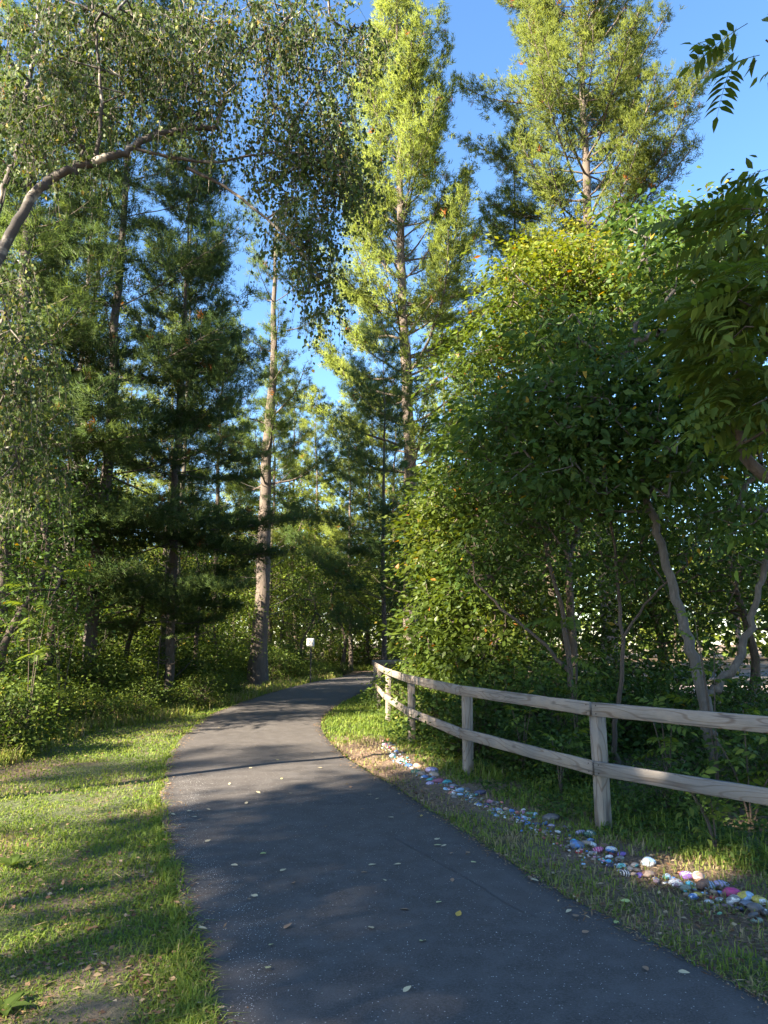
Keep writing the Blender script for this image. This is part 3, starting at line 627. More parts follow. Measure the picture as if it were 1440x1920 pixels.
# ------------------------------------------------------------------ the leafy trees behind the fence
def gold_hue(z0, z1):
    return lambda c: np.clip((c[:, 2] - z0) / (z1 - z0), 0, 1) ** 2 * .6 + .16
T1 = [(gp(1352, 1490), .085, .07)]
b1 = gp(1356, 1470)
tr1 = [b1, at(1335, 1380, b1[1]), at(1316, 1290, b1[1]), at(1290, 1200, b1[1] + .1), at(1262, 1100, b1[1] + .2), at(1232, 1000, b1[1] + .3), at(1205, 900, b1[1] + .4), at(1180, 780, b1[1] + .6), at(1165, 650, b1[1] + .8)]
tr1b = [at(1320, 1310, b1[1]), at(1345, 1285, b1[1]), at(1385, 1240, b1[1]), at(1410, 1160, b1[1]), at(1432, 1060, b1[1] - .1), at(1460, 960, b1[1] - .2)]
leafy_tree('boxelder_tree', [(tr1, .085, .03), (tr1b, .055, .03)], [(1150, 760, 180, 120, 9.3, 1.0, 150), (1000, 800, 130, 90, 10, .8, 75), (1320, 820, 130, 150, 8.8, .9, 100), (1120, 900, 190, 60, 9.2, .9, 60), (1300, 640, 120, 90, 9.5, .9, 60), (1400, 980, 60, 60, 8.4, .6, 14), (1290, 500, 120, 80, 10.5, .9, 60), (1400, 560, 70, 120, 9.4, .8, 50), (1410, 780, 60, 110, 9.0, .8, 40), (1240, 420, 110, 40, 11, .9, 30), (1080, 640, 100, 80, 10, .9, 45)],
    M['grey_bark'], M['ash'], 31, n_per=36, sp=(.46, .4), LW=(.125, .055), droop=.35, label='slender leaning tree with a forked grey trunk right behind the fence', cat='tree')
b3 = np.array([X_(1075, 1300, 12.8), 12.8, 0])
leafy_tree('gold_topped_tree', [([b3, b3 + [0, 0, 1.6], at(1060, 1000, 12.9), at(1040, 800, 13), at(1060, 620, 13.1)], .09, .03), ([at(1065, 1050, 12.9), at(1120, 900, 13.2), at(1180, 700, 13.6)], .05, .02)],
    [(1090, 500, 140, 70, 13, 1.3, 130), (1010, 560, 110, 110, 12.8, 1.3, 110), (1200, 560, 130, 90, 13.2, 1.2, 100), (930, 700, 110, 130, 13, 1.2, 110), (1080, 640, 160, 80, 12.6, 1, 90), (1330, 470, 90, 80, 13, 1, 50), (880, 850, 80, 90, 12.6, 1.0, 50)],
    M['brown_bark'], M['gold'], 33, n_per=44, kind='chip', hue=gold_hue(4.2, 9.6), sp=(.55, .45), LW=(.12, .05), label='bushy tree whose top turns gold and orange above the other shrubs', cat='tree')
b4 = np.array([X_(925, 1280, 13.5), 13.5, 0])
leafy_tree('vine_thicket_tree', [([b4, at(928, 1180, 13.5), at(925, 1080, 13.6), at(918, 960, 13.7), at(915, 850, 13.8)], .07, .025), ([at(930, 1200, 13.5), at(980, 1120, 13.4), at(1030, 1060, 13.3)], .04, .02)],
    [(830, 1010, 60, 90, 14.6, 1.1, 60), (850, 1120, 75, 60, 14.4, 1.1, 60), (830, 1200, 80, 50, 14.6, 1.1, 70), (900, 1020, 90, 110, 13.6, 1.1, 80), (960, 1140, 80, 70, 13, 1.0, 40), (850, 930, 70, 60, 14, 1, 45), (900, 1240, 70, 40, 12.8, .7, 40)],
    M['brown_bark'], M['gold'], 34, n_per=42, kind='chip', hue=lambda c: .05 + .42 * noise2(c[:, 0], c[:, 2], .8, 4), sp=(.5, .5), LW=(.13, .07), label='sunlit yellow-green thicket tree where the fence bends', cat='tree')
b5 = np.array([X_(1163, 1430, 9.6), 9.6, 0])
leafy_tree('ash_sapling', [([b5, at(1150, 1380, 9.6), at(1168, 1250, 9.6), at(1160, 1120, 9.7), at(1150, 1000, 9.8), at(1130, 900, 10)], .035, .015), ([at(1166, 1200, 9.6), at(1220, 1120, 9.5), at(1290, 1060, 9.3)], .02, .01)],
    [(1150, 1060, 110, 50, 9.8, .6, 34), (1040, 960, 130, 60, 10.3, .7, 50), (1250, 1000, 90, 60, 9.8, .6, 22)], M['brown_bark'], M['ash'], 35, n_per=26, sp=(.4, .5), LW=(.09, .04), label='thin dark sapling stem behind the fence between two posts', cat='tree')
b6 = np.array([X_(1075, 1400, 10.6), 10.6, 0])
leafy_tree('understory_tree', [([b6, at(1072, 1300, 10.6), at(1060, 1180, 10.7), at(1030, 1050, 10.8), at(1000, 930, 11)], .05, .02), ([at(1068, 1260, 10.6), at(1010, 1200, 10.7), at(940, 1140, 10.9), at(890, 1090, 11.1)], .03, .015)],
    [(980, 1000, 110, 80, 11.3, .8, 60), (890, 1060, 70, 60, 11.5, .7, 30), (1060, 900, 140, 70, 11.2, .8, 60), (930, 880, 100, 70, 11.6, .8, 50)], M['brown_bark'], M['ash'], 36, n_per=38, kind='chip', sp=(.45, .5), LW=(.09, .045), label='shaded tree with crossing dark branches, left of the sapling stem', cat='tree')
# dense dark trees further back right, closing the wall of leaves
rb = []
for k, (px, Y, r_, zt, lab) in enumerate([(1230, 16.5, 2.6, 6.6, 'dense shaded tree behind the slender leaning tree'), (1050, 17.5, 2.6, 6.8, 'dense shaded tree behind the gold-topped tree'), (1400, 15, 2.6, 6.0, 'dense shaded tree at the right edge beyond the fence'), (900, 19.5, 2.3, 6.2, 'dense tree at the back of the sunlit thicket')]):
    cx = X_(px, 1200, Y); rg = np.random.default_rng(60 + k); q = rand_dir(280, rg) * (rg.random((280, 1)) ** .33) * [r_, r_, (zt - .9) / 2] + [cx, Y, (zt + .9) / 2]
    leafy_tree('dense_tree', [([(cx, Y, 0), (cx + .1, Y, 1.5), (cx - .2, Y + .1, 3.2), (cx, Y, 4.8)], .10, .03)], q, M['brown_bark'], M['ash'], 61 + k, n_per=44, kind='chip', sp=(.6, .5), LW=(.13, .065), label=lab, cat='tree', group='dense trees behind the fence')

# ------------------------------------------------------------------ compound leaves, each its own leaf
def pinnate_mesh(seed, L=.42, pairs=7, ll=.125, lw=.042, droop=.25):
    rg = np.random.default_rng(seed); g = Geo(); s = np.linspace(0, 1, 9)
    P_ = np.stack([s * L, np.zeros(9), -droop * L * s * s], 1); V, Fa = tube(P_, np.linspace(.003, .001, 9), 3); g.add(V, Fa, np.full(len(Fa), .3))
    C, D, S_ = [], [], []
    for k in range(pairs):
        f = .22 + .74 * k / pairs; p = np.array([f * L, 0, -droop * L * f * f])
        for sd_ in (-1, 1):
            C.append(p); D.append([.45 + rg.normal() * .08, sd_ * 1.0, -.35 + rg.normal() * .12]); S_.append(rg.uniform(.85, 1.1) * (1.08 - .35 * abs(f - .55)))
    C.append(P_[-1]); D.append([1, 0, -.4]); S_.append(1.0); S_ = np.array(S_)
    V, Fa = leaves(np.array(C), np.array(D), np.tile([0, 0, 1.0], (len(C), 1)) + rg.normal(size=(len(C), 3)) * .12, ll * S_, lw * S_, fold=.18)
    g.add(V, Fa, np.repeat(.2 + .6 * rg.random(len(C)), 3)); return g.mesh('leaf', M['shrub'])
PM = [pinnate_mesh(s) for s in (1, 2, 3)]; PS = [pinnate_mesh(s, .26, 4, .085, .038, .2) for s in (4, 5)]
def add_leaves(parent, T, meshes, per, rg, base, jit=.12, smin=.8, smax=1.15, el=(-35, 25), face=None):
    for p in T:
        for q in range(per):
            az = rg.random() * 6.28 if face is None else face + rg.normal() * .7
            o = obj('leaf', meshes[int(rg.integers(len(meshes)))], parent, loc=np.array(p) + rg.normal(size=3) * jit - base, rot=(R(rg.normal() * 20), R(-rg.uniform(*el)), az), scale=float(rg.uniform(smin, smax)))
rg = np.random.default_rng(77)
bw = np.array([4.9, 5.7, 0.0])
TW = blob_targets([(1410, 560, 90, 130, 5.3, .7, 30), (1410, 400, 70, 60, 5.6, .6, 14), (1440, 80, 10, 14, 4.9, .1, 2), (1370, 660, 60, 60, 5.4, .5, 10), (1440, 760, 60, 60, 5.2, .5, 12)], rg)
trw = [bw, [4.75, 5.7, 1.2], [4.3, 5.6, 2.4], at(1440, 890, 5.5), at(1385, 815, 5.5), at(1360, 760, 5.5)]
def walnut_crown(c, T, r2, g): c.add(*spray(T, 12, r2, .42, .5, .13, .045, .5))
wt = leafy_tree('overhanging_tree', [(trw, .075, .03), ([trw[2], at(1470, 700, 5.4), at(1450, 560, 5.5), at(1435, 430, 5.5)], .05, .015), ([trw[2], at(1580, 600, 5.3), at(1550, 280, 5.2), at(1490, 120, 5.0), at(1436, 75, 4.9)], .03, .006)], TW, M['brown_bark'], M['shrub'], 41, crown_fn=walnut_crown, rtip=.004, label='near tree reaching in from the right edge with large feathery compound leaves', cat='tree')
add_leaves(wt, TW, PM, 3, rg, bw, face=2.9)
# low compound-leaf saplings behind the rails
def sapling(px, py, Y, n_, hgt, lab, seed, meshes=PS, gr='leafy saplings behind the fence'):
    rg = np.random.default_rng(seed); x = X_(px, py, Y); b_ = np.array([x, Y, 0.0]); e = obj('leafy_sapling', None, loc=b_, label=lab, cat='sapling', group=gr); g = Geo(); tops = []
    for k in range(3):
        d = rg.normal(size=2) * .16; P_ = smooth_path([[0, 0, -.05], [d[0] * .4, d[1] * .4, hgt * .45], [d[0] * 1.3, d[1] * 1.3, hgt * rg.uniform(.8, 1.05)]], 5); V, Fa = tube(P_, np.linspace(.011, .004, len(P_)), 5); g.add(V, Fa); tops += [P_[j] for j in rg.integers(3, len(P_), n_ // 3)]
    obj('stem', g.mesh('stem', M['brown_bark']), e)
    add_leaves(e, [t_ + b_ for t_ in tops], meshes, 1, rg, b_, .05, el=(-20, 45))
sapling(1075, 1200, 9.3, 18, 2.1, 'tall bluish compound-leaf sapling over the top rail, left of the leaning trunk', 1, PM)
sapling(1250, 1400, 7.6, 15, .95, 'sapling with broad leaflets between the rails, left of the forked trunk', 2)
sapling(1400, 1430, 7.0, 18, 1.0, 'sapling with rows of leaflets right of the forked trunk', 3)
sapling(1330, 1240, 7.9, 12, 1.75, 'sapling leaning before the fork of the grey trunk', 4)
sapling(980, 1380, 9.2, 12, .9, 'low leafy sapling just right of the second post', 5)
sapling(1050, 1440, 8.2, 12, .6, 'low leafy sapling between the two nearest posts', 6)
sapling(1340, 1540, 6.1, 9, .5, 'small lit sapling beside the sun fleck under the lower rail', 7)
sapling(930, 1330, 10.6, 12, 1.2, 'leafy sapling touching the top rail past the second post', 8)
sapling(60, 1240, 12, 18, 2.6, 'drooping compound-leaf sapling at the left edge of the brush', 9, PM, 'leafy saplings at the lawn edge')
sapling(120, 1230, 13.5, 15, 2.3, 'compound-leaf sapling beside the light twisted stem on the left', 10, PM, 'leafy saplings at the lawn edge')
sapling(300, 1150, 17.5, 18, 3.6, 'dark-leaved sapling before the twin pine stems', 11, PM, 'leafy saplings at the lawn edge')

# ------------------------------------------------------------------ woodland behind: leafy trees
def wood_mesh(seed, h, r_, clear, n_t=260, n_per=26, lw=(.17, .10), leafm=None):
    rg = np.random.default_rng(seed); q = rand_dir(n_t, rg) * (rg.random((n_t, 1)) ** .35) * [r_, r_, (h - clear) / 2] + [0, 0, (h + clear) / 2]
    q[:, :2] += (np.stack([noise2(q[:, 2], q[:, 0], 1.6, seed), noise2(q[:, 2], q[:, 1], 1.6, seed + 1)], 1) - .5) * 1.6
    P_ = smooth_path([[0, 0, 0], [rg.normal() * .15, rg.normal() * .15, h * .3], [rg.normal() * .3, rg.normal() * .3, h * .6], [rg.normal() * .3, 0, h * .85]], 4); g = Geo()
    rad = taper(len(P_), .05 + h * .009, .03); V, Fa = tube(P_, rad, 7, .1, rg); g.add(V, Fa); A_, B_, ra, rb_, _ = grow(P_, rad, q, rg, step=.6, rtip=.006); V, Fa = prisms(A_, B_, ra, rb_, 3); g.add(V, Fa)
    c = Geo(); c.add(*spray(q, n_per, rg, .85, .5, lw[0], lw[1], .25, 'chip', skew=1.3)); return g.mesh('wood_trunk', M['brown_bark']), c.mesh('wood_crown', leafm or M['wood'])
WM = [wood_mesh(1, 9, 2.6, .8), wood_mesh(2, 12, 3.0, 2.5), wood_mesh(3, 6.5, 2.3, .3)]
WL = [('bright leafy tree far behind the small sign', 560, 44, 1), ('yellow-green leafy tree behind the path bend', 620, 47, 0), ('leafy tree closing the bend right of the sign', 690, 43, 2), ('shaded leafy tree behind the fence corner', 760, 36, 2),
      ('leafy tree beyond the far rails', 830, 38, 0), ('low leafy tree left of the small sign', 530, 40, 2), ('leafy tree behind the patchy thick pine', 465, 51, 0), ('leafy tree between thick grey pine and twin stems', 380, 45, 0),
      ('leafy tree behind the twin pine stems', 310, 36, 2), ('tall leafy tree deep in the left wood', 235, 44, 1), ('leafy tree behind the dark plumed pine', 190, 33, 2), ('leafy tree far left behind the drooping sapling', 95, 30, 0),
      ('leafy tree at the left edge of the wood', 10, 28, 2), ('leafy tree off the left rim', -80, 26, 0), ('tall leafy tree behind left pines', 60, 46, 1), ('leafy tree between the left pines far back', 350, 52, 1),
      ('tall leafy tree above the bend far back', 500, 56, 1), ('far leafy tree right of the young dark pine', 800, 52, 1), ('far leafy tree behind the thicket', 900, 48, 1), ('far leafy tree over the lot, left', 1020, 50, 0),
      ('far leafy tree over the lot, middle', 1140, 52, 1), ('far leafy tree over the lot, right', 1260, 50, 0), ('far leafy tree at the right rim', 1380, 50, 1), ('low bushy tree beside the far right lot', 1500, 46, 2),
      ('broad sunny tree filling the gap above the bend', 640, 54, 1), ('sunny tree left of the gap above the bend', 540, 50, 1), ('sunny tree right of the gap above the bend', 740, 53, 1),
      ('low bushy tree in the left brush before the thick grey pine', 405, 27, 2), ('low bushy tree behind the brush left of centre', 260, 25, 2)]
for k, (lab, px, Y, mi) in enumerate(WL):
    e = obj('woodland_tree', None, loc=(X_(px, 1180, Y), Y, -.1), rot=(0, 0, k * 2.1), scale=.9 + .25 * ((k * 37) % 10) / 10 if k < 24 else 1.25 if k < 27 else .6, label=lab, cat='tree', group='leafy trees of the woods behind')
    obj('trunk', WM[mi][0], e); obj('crown', WM[mi][1], e)
WD = [wood_mesh(21, 6.0, 1.7, .8, 220, 30, (.10, .06), M['ash']), wood_mesh(22, 8.0, 2.0, 2.0, 260, 30, (.11, .065), M['ash'])]
for k, (px, Y, mi, sc_, lab) in enumerate([(20, 13.5, 0, .85, 'small dark leafy tree at the left edge under the birch foliage'), (95, 17.5, 1, .9, 'dark leafy tree between the left edge and the plumed pine'), (250, 21, 0, .8, 'low dark leafy tree just right of the plumed pine'), (370, 23, 1, .68, 'dark leafy tree right of the twin pine stems'), (30, 20, 1, 1.1, 'taller dark leafy tree at the left edge'), (570, 34, 0, .8, 'small leafy tree right behind the small sign'), (640, 38, 0, 1.0, 'small leafy tree at the foot of the bare-stemmed lit pine')]):
    e = obj('leafy_tree', None, loc=(X_(px, 1180, Y), Y, -.05), rot=(0, 0, k * 2.4), scale=sc_, label=lab, cat='tree', group='small leafy trees under the pines')
    obj('trunk', WD[mi][0], e); obj('crown', WD[mi][1], e)
# far-off wood reading as one mass
rg = np.random.default_rng(5); n_ = 26000; ang = R(90) + (rg.random(n_) - .5) * 1.9; rr = 66 + rg.random(n_) * 22; x = np.cos(ang) * rr; y = np.sin(ang) * rr
top = 6 + 6 * noise2(x, y, 5, 2) + 3 * noise2(x, y, 1.5, 3); z = rg.random(n_) ** .8 * top
V, Fa = leaves(np.stack([x, y, z], 1), rand_dir(n_, rg), rand_dir(n_, rg), .85, .6, kind='chip')
obj('distant_wood', mesh('distant_wood', V, [Fa], M['wood'], np.repeat(rg.random(n_) * .9, 2)), kind='stuff', label='hazy mass of far trees closing the view behind the woods', cat='woods')
# trees behind and to the left of the viewer, which shade the foreground
def lp(s, t_): return (-.6 * s - .8 * t_, .8 * s - .6 * t_, 0)
SH = wood_mesh(8, 16.8, 3.1, 9.65, 580, 32, (.2, .13))
SHO = []
for k, (s, t_, sc_, mi) in enumerate([(4.9, 15, 1.0, 0), (.8, 15.5, 1.02, 0), (-4.5, 15, 1.0, 0), (2.2, 19, 1.22, 0), (-2, 24, 1.5, 0), (-9, 16, 1.1, 0), (4.8, 21, 1.33, 0), (1.2, 23, 1.45, 0), (-1.8, 18.5, 1.2, 0), (3.6, 26, 1.6, 0), (-5.5, 21, 1.35, 0)]):
    e = obj('woodland_tree', None, loc=lp(s, t_), rot=(0, 0, k * 1.3), scale=(1.05, 1.05, sc_), label=f"{['broad', 'tall', 'slim', 'dense', 'high-crowned', 'rounded', 'ragged', 'upright', 'bushy', 'spreading', 'full-crowned'][k]} leafy tree standing behind the viewer on the left", cat='tree', group='trees behind the viewer'); obj('trunk', SH[0], e); SHO.append((obj('crown', SH[1], e), lp(s, t_), k * 1.3, (1.05, 1.05, sc_)))
for k, (s, t_, sc_) in enumerate([(9.8, 27, .92), (14.5, 22, .9), (12.2, 34, .9)]):
    place_pine(pa, lp(s, t_), f"{['leaning', 'straight', 'thin', 'stout', 'short', 'open-crowned', 'tallest'][k]} pine standing outside the view on the left", 'pines behind the viewer', rz=k, s=sc_)

# gaps cut in the unseen crowns along the sun line for flecks on verge, rail
GAPS = [(gp(1295, 1625), .38), (at(1290, 1465, gp(1290, 1560)[1] - .1), .2)]
sunv = np.array([-LH[0] * ce, -LH[1] * ce, se]); sunv /= np.linalg.norm(sunv)
for (co, lc, rz_, sc3) in SHO:
    me = co.data; nv = len(me.vertices); V = np.zeros(nv * 3, np.float32); me.vertices.foreach_get('co', V); V = V.reshape(-1, 3); npg = len(me.polygons); fi = np.zeros(npg * 3, np.int32); me.polygons.foreach_get('vertices', fi); fi = fi.reshape(-1, 3)
    tt = np.zeros(npg, np.float32); me.attributes['tint'].data.foreach_get('value', tt)
    Cc = V[fi].mean(1) * sc3; Wc = np.stack([Cc[:, 0] * math.cos(rz_) - Cc[:, 1] * math.sin(rz_), Cc[:, 0] * math.sin(rz_) + Cc[:, 1] * math.cos(rz_), Cc[:, 2]], 1) + np.array(lc); keep = np.ones(npg, bool)
    for (gpt, gr_) in GAPS:
        d_ = Wc - gpt; al = d_ @ sunv; keep &= np.linalg.norm(d_ - al[:, None] * sunv, axis=1) > gr_ * (1 + .35 * np.sin(Wc[:, 2] * 3))
    if keep.sum() < npg - 25: co.data = mesh('wood_crown', V, [fi[keep]], M['wood'], tt[keep])

# ------------------------------------------------------------------ shrubs
def shrub_mesh(seed, h, r_, n_t, n_per, LW, leafm, skew=1.5):
    rg = np.random.default_rng(seed); q = rand_dir(n_t, rg) * (rg.random((n_t, 1)) ** .4); q[:, 2] = np.abs(q[:, 2]); q = q * [r_, r_, h] + [0, 0, .05]
    g = Geo(); st = rg.normal(size=(9, 2)) * .1 * r_; A_ = np.concatenate([st, np.full((9, 1), -.05)], 1)[rg.integers(0, 9, n_t)]; mid = (A_ + q) / 2 + [0, 0, h * .12]
    V, Fa = prisms(np.concatenate([A_, mid]), np.concatenate([mid, q]), np.concatenate([np.full(n_t, .006), np.full(n_t, .0045)]), np.concatenate([np.full(n_t, .0045), np.full(n_t, .002)]), 3); g.add(V, Fa)
    c = Geo(); c.add(*spray(q, n_per, rg, .26, .6, LW[0], LW[1], .15, 'chip', skew=skew)); return g.mesh('shrub_stem', M['brown_bark']), c.mesh('shrub_foliage', leafm)
SM = [shrub_mesh(1, 1.15, .95, 170, 20, (.075, .045), M['shrub']), shrub_mesh(2, .8, .8, 140, 20, (.06, .04), M['shrub']), shrub_mesh(3, 1.5, 1.0, 190, 20, (.085, .04), M['shrub']), shrub_mesh(4, .75, .7, 120, 22, (.065, .05), M['ash'], 1.8), shrub_mesh(5, 1.3, .9, 170, 20, (.09, .05), M['ash'], 1.8)]
def shrub(m_, x, y, s, rz, lab, gr):
    e = obj('shrub', None, loc=(x, y, -.03), rot=(0, 0, rz), scale=s, label=lab, cat='shrub', group=gr); obj('stem', SM[m_][0], e); obj('foliage', SM[m_][1], e)
rg = np.random.default_rng(9)
adj = ['bright', 'pale-tipped', 'yellow-green', 'dark-based', 'loose', 'dense', 'rounded', 'ragged']
def near_left(y): return ('at the near end of the brush' if y < 11 else 'left of the plumed pine' if y < 15.5 else 'around the plumed pine' if y < 19 else 'before the twin pine stems' if y < 24 else 'by the patchy thick pine' if y < 29 else 'past the small sign')
k = 0
for y in np.arange(9.2, 36, .95):
    for row in range(5):
        x = xb(y) - .55 - row * 1.25 + rg.normal() * .25; yy = y + rg.normal() * .3 + row * .3
        if x < -.56 * yy - 1.5 or on_path(np.array(x), np.array(yy), .8): continue
        if 23.5 < yy < 30.5 and row <= 1: continue
        k += 1; shrub([0, 1, 2, 1, 0][k % 5] if row else 1 if y > 20 else k % 2, x, yy, rg.uniform(.75, 1.15) * (.8 if row == 0 else 1.05 + .12 * row), rg.random() * 6.28,
              f"{adj[k % 8]} {['low', 'spreading', 'upright', 'bushy', 'thin'][(k // 8) % 5]} shrub {near_left(yy)}, {['at the lawn edge', 'second row back', 'third row back', 'deep in the brush', 'at the back of the brush'][row]}", 'shrubs of the left brush')
for k, (px, Y, mi, s, lab) in enumerate([(800, 15.2, 0, 1.1, 'bright shrub behind the fourth post'), (845, 13.6, 1, 1.2, 'lit shrub between second and third posts'), (760, 18.3, 1, 1.2, 'shrub inside the fence corner'), (830, 17.5, 2, 1.2, 'tall shrub behind the fence corner'), (820, 12.4, 3, 1.0, 'low shrub hugging the third post'),
      (900, 10.6, 3, 1.15, 'dark shrub right of the second post'), (960, 11.6, 4, 1.1, 'leggy shrub behind the top rail past the second post'), (980, 9.4, 3, .8, 'knee-high shrub under the rails, middle span'), (1040, 10.5, 4, 1.0, 'dark shrub below the tall bluish sapling'), (1130, 11.6, 4, 1.1, 'shadowed shrub right of the nearest post'),
      (1060, 8.6, 3, .7, 'low shrub under the lower rail by the nearest post'), (1230, 11.8, 3, 1.3, 'dark shrub behind the sapling left of the forked trunk'), (1180, 14, 4, 1.3, 'deep-shade shrub in the middle of the thicket'), (1290, 13.8, 4, 1.2, 'deep-shade shrub before the pale lot'), (1400, 12.4, 3, 1.2, 'shrub in front of the lot at the right edge'),
      (1430, 8.0, 3, 1.0, 'shrub under the rails at the right edge'), (1370, 9.6, 4, .8, 'shrub behind the forked trunk'), (1240, 7.2, 3, .55, 'tuft-like shrub just right of the nearest post'), (990, 14.5, 4, 1.3, 'shaded shrub behind the crossing branches'), (880, 15.5, 0, 1.3, 'sunny shrub at the foot of the thicket tree'), (940, 17, 2, 1.3, 'tall shrub deep behind the thicket tree'), (1100, 17.8, 2, 1.3, 'tall shrub before the far rails'), (1430, 17.2, 1, 1.0, 'low shrub before the far rails at the right edge'),
      (780, 25, 2, 1.2, 'shrub beyond the far rails near the young dark pine'), (860, 25.6, 2, 1.3, 'shrub beyond the far rails, further right')]):
    shrub(mi, X_(px, 1250, Y), Y, s, k * 1.9, lab, 'shrubs behind the fence')
for k, px in enumerate(range(590, 900, 34)):
    shrub(k % 3, X_(px, 1250, 42.5) , 43.5 + (k % 3) * .6, 1.3, k * 1.4, f"{adj[k % 8]} shrub across the bend, {['first','second','third','fourth','fifth','sixth','seventh','eighth','ninth','tenth'][k]} from the small sign", 'shrubs beyond the bend')

# ------------------------------------------------------------------ grass, weeds, litter
def blades(x, y, h, w_, lean, tint, rg, z0=-.015):
    n_ = len(x); a_ = rg.random(n_) * 6.28; d = np.stack([np.cos(a_), np.sin(a_), np.zeros(n_)], 1); s_ = np.stack([-np.sin(a_), np.cos(a_), np.zeros(n_)], 1)
    P_ = np.stack([x, y, np.full(n_, z0)], 1); h = h[:, None]; l_ = (lean * rg.random(n_))[:, None]; w_ = np.broadcast_to(w_, (n_,))[:, None]
    M_ = P_ + d * h * l_ * .35 + np.array([0, 0, 1]) * h * .6; T_ = P_ + d * h * l_ * 1.1 + np.array([0, 0, 1]) * h * (1 - .35 * l_)
    V = np.stack([P_ - s_ * w_ * .5, P_ + s_ * w_ * .5, M_ + s_ * w_ * .35, M_ - s_ * w_ * .35, T_], 1).reshape(-1, 3); i = np.arange(n_)[:, None] * 5
    return V, i + [[0, 1, 2, 3]], i + [[3, 2, 4]], tint
def sample(n_, x0, x1, y0, y1, rg, p=1.5):
    u = rg.random(n_); y = (y0 ** (1 - p) + u * (y1 ** (1 - p) - y0 ** (1 - p))) ** (1 / (1 - p)); x = x0(y) + (x1(y) - x0(y)) * rg.random(n_); return x, y
rg = np.random.default_rng(33)
g = Geo()
def grass_patch(n_, x0, x1, y0, y1, hfun, keepf, tf, wk=1.0, p=1.6, lean=1.7):
    x, y = sample(n_, x0, x1, y0, y1, rg, p); k = rg.random(n_) < keepf(x, y); x, y = x[k], y[k]
    # blades grow in small tufts
    cx = np.round(x / .06 + noise2(x, y, .1, 1)) * .06; x = x + (cx - x) * .35 * rg.random(len(x))
    k = ~on_path(x, y, -.045) ; x, y = x[k], y[k]
    h = hfun(x, y) * rg.uniform(.5, 1.3, len(x)); wd = (.0046 + .0009 * y) * wk
    V, q, t3, tt = blades(x, y, h, wd, lean, None, rg); tt = np.clip(tf(x, y) + rg.normal(size=len(x)) * .14, 0, 1)
    g.add(V, q, tt); g.F3.append(t3 + (g.n - len(V))); g.t3.append(tt)
patch = lambda x, y: noise2(x, y, .55, 7) * .6 + noise2(x, y, .2, 9) * .4
grass_patch(118000, lambda y: np.maximum(-.60 * y - .4, xb(y) - .6), lambda y: xl(y) + .06, 1.9, 34, lambda x, y: .02 + .032 * patch(x, y) + .015 * (np.abs(x - xl(y)) < .12),
    lambda x, y: np.clip(1.12 - bare(x, y) * 1.0, .12, 1), lambda x, y: np.clip(.30 + .55 * bare(x, y) ** 1.5 + (patch(x, y) - .5) * .5, 0, 1))
grass_patch(50000, lambda y: xr(y) - .04, lambda y: np.maximum(xf(y) + .3, xr(y) + .4), 2.6, 26, lambda x, y: np.where(y > 12.2, .075, .04 + .03 * patch(x, y)),
    lambda x, y: np.clip(1.15 - bare(x, y) * 1.15, .06, 1), lambda x, y: np.clip(np.where(y > 12.5, .38, .40 + .5 * bare(x, y)) + (patch(x, y) - .5) * .5, 0, 1))
grass_patch(20000, lambda y: xf(y) - .35, lambda y: xf(y) + 1.1, 3.6, 16, lambda x, y: .07 + .16 * patch(x, y) * np.clip((x - xf(y) + .35) / .5, 0, 1),
    lambda x, y: np.clip(patch(x, y) * 1.6 - .25, 0, 1), lambda x, y: .3 + .25 * patch(x, y), 1.1, 1.6, 1.5)
grass_patch(18000, lambda y: xb(y) - 1.0, lambda y: xb(y) + .35, 8.5, 34, lambda x, y: .10 + .22 * patch(x, y), lambda x, y: np.clip(patch(x, y) * 1.8 - .3, 0, 1), lambda x, y: .35 + .5 * patch(x, y), 1.0, 1.5, 1.4)
grass_patch(7000, lambda y: np.full_like(y, -4.0), lambda y: np.full_like(y, 6.0), 40.5, 44, lambda x, y: np.full_like(x, .3), lambda x, y: np.full_like(x, .9), lambda x, y: .3 + .4 * patch(x, y), .8, 1.5)
grass_patch(5000, lambda y: xl(y) - .10, lambda y: xl(y) + .04, 2.0, 20, lambda x, y: .03 + .06 * noise2(x, y, .25, 17), lambda x, y: np.clip(noise2(x, y, .3, 17) * 2.2 - .6, 0, 1), lambda x, y: .3 + .3 * patch(x, y), 1.1, 1.5, 2.2)
obj('grass', g.mesh('grass', M['grass']), kind='stuff', label='short patchy green and straw grass beside the path', cat='grass')
# broad-leaved weeds low in the turf
n_ = 16000; x, y = sample(n_, lambda y: np.maximum(-.6 * y, xb(y)), lambda y: xf(y), 2.2, 18, rg, 1.6); k = (~on_path(x, y, .02)) & (noise2(x, y, .4, 21) > .55); x, y = x[k], y[k]; n_ = len(x)
V, Fa = leaves(np.stack([x, y, rg.uniform(.005, .03, n_)], 1), rg.normal(size=(n_, 3)) * [1, 1, .25] + [0, 0, .1], rg.normal(size=(n_, 3)) * .3 + [0, 0, 1], .028, .018, kind='chip')
obj('clover', mesh('clover', V, [Fa], M['shrub'], np.repeat(rg.random(n_) * .8, 2)), kind='stuff', label='low broad-leaved weeds and clover mixed into the turf', cat='weeds')
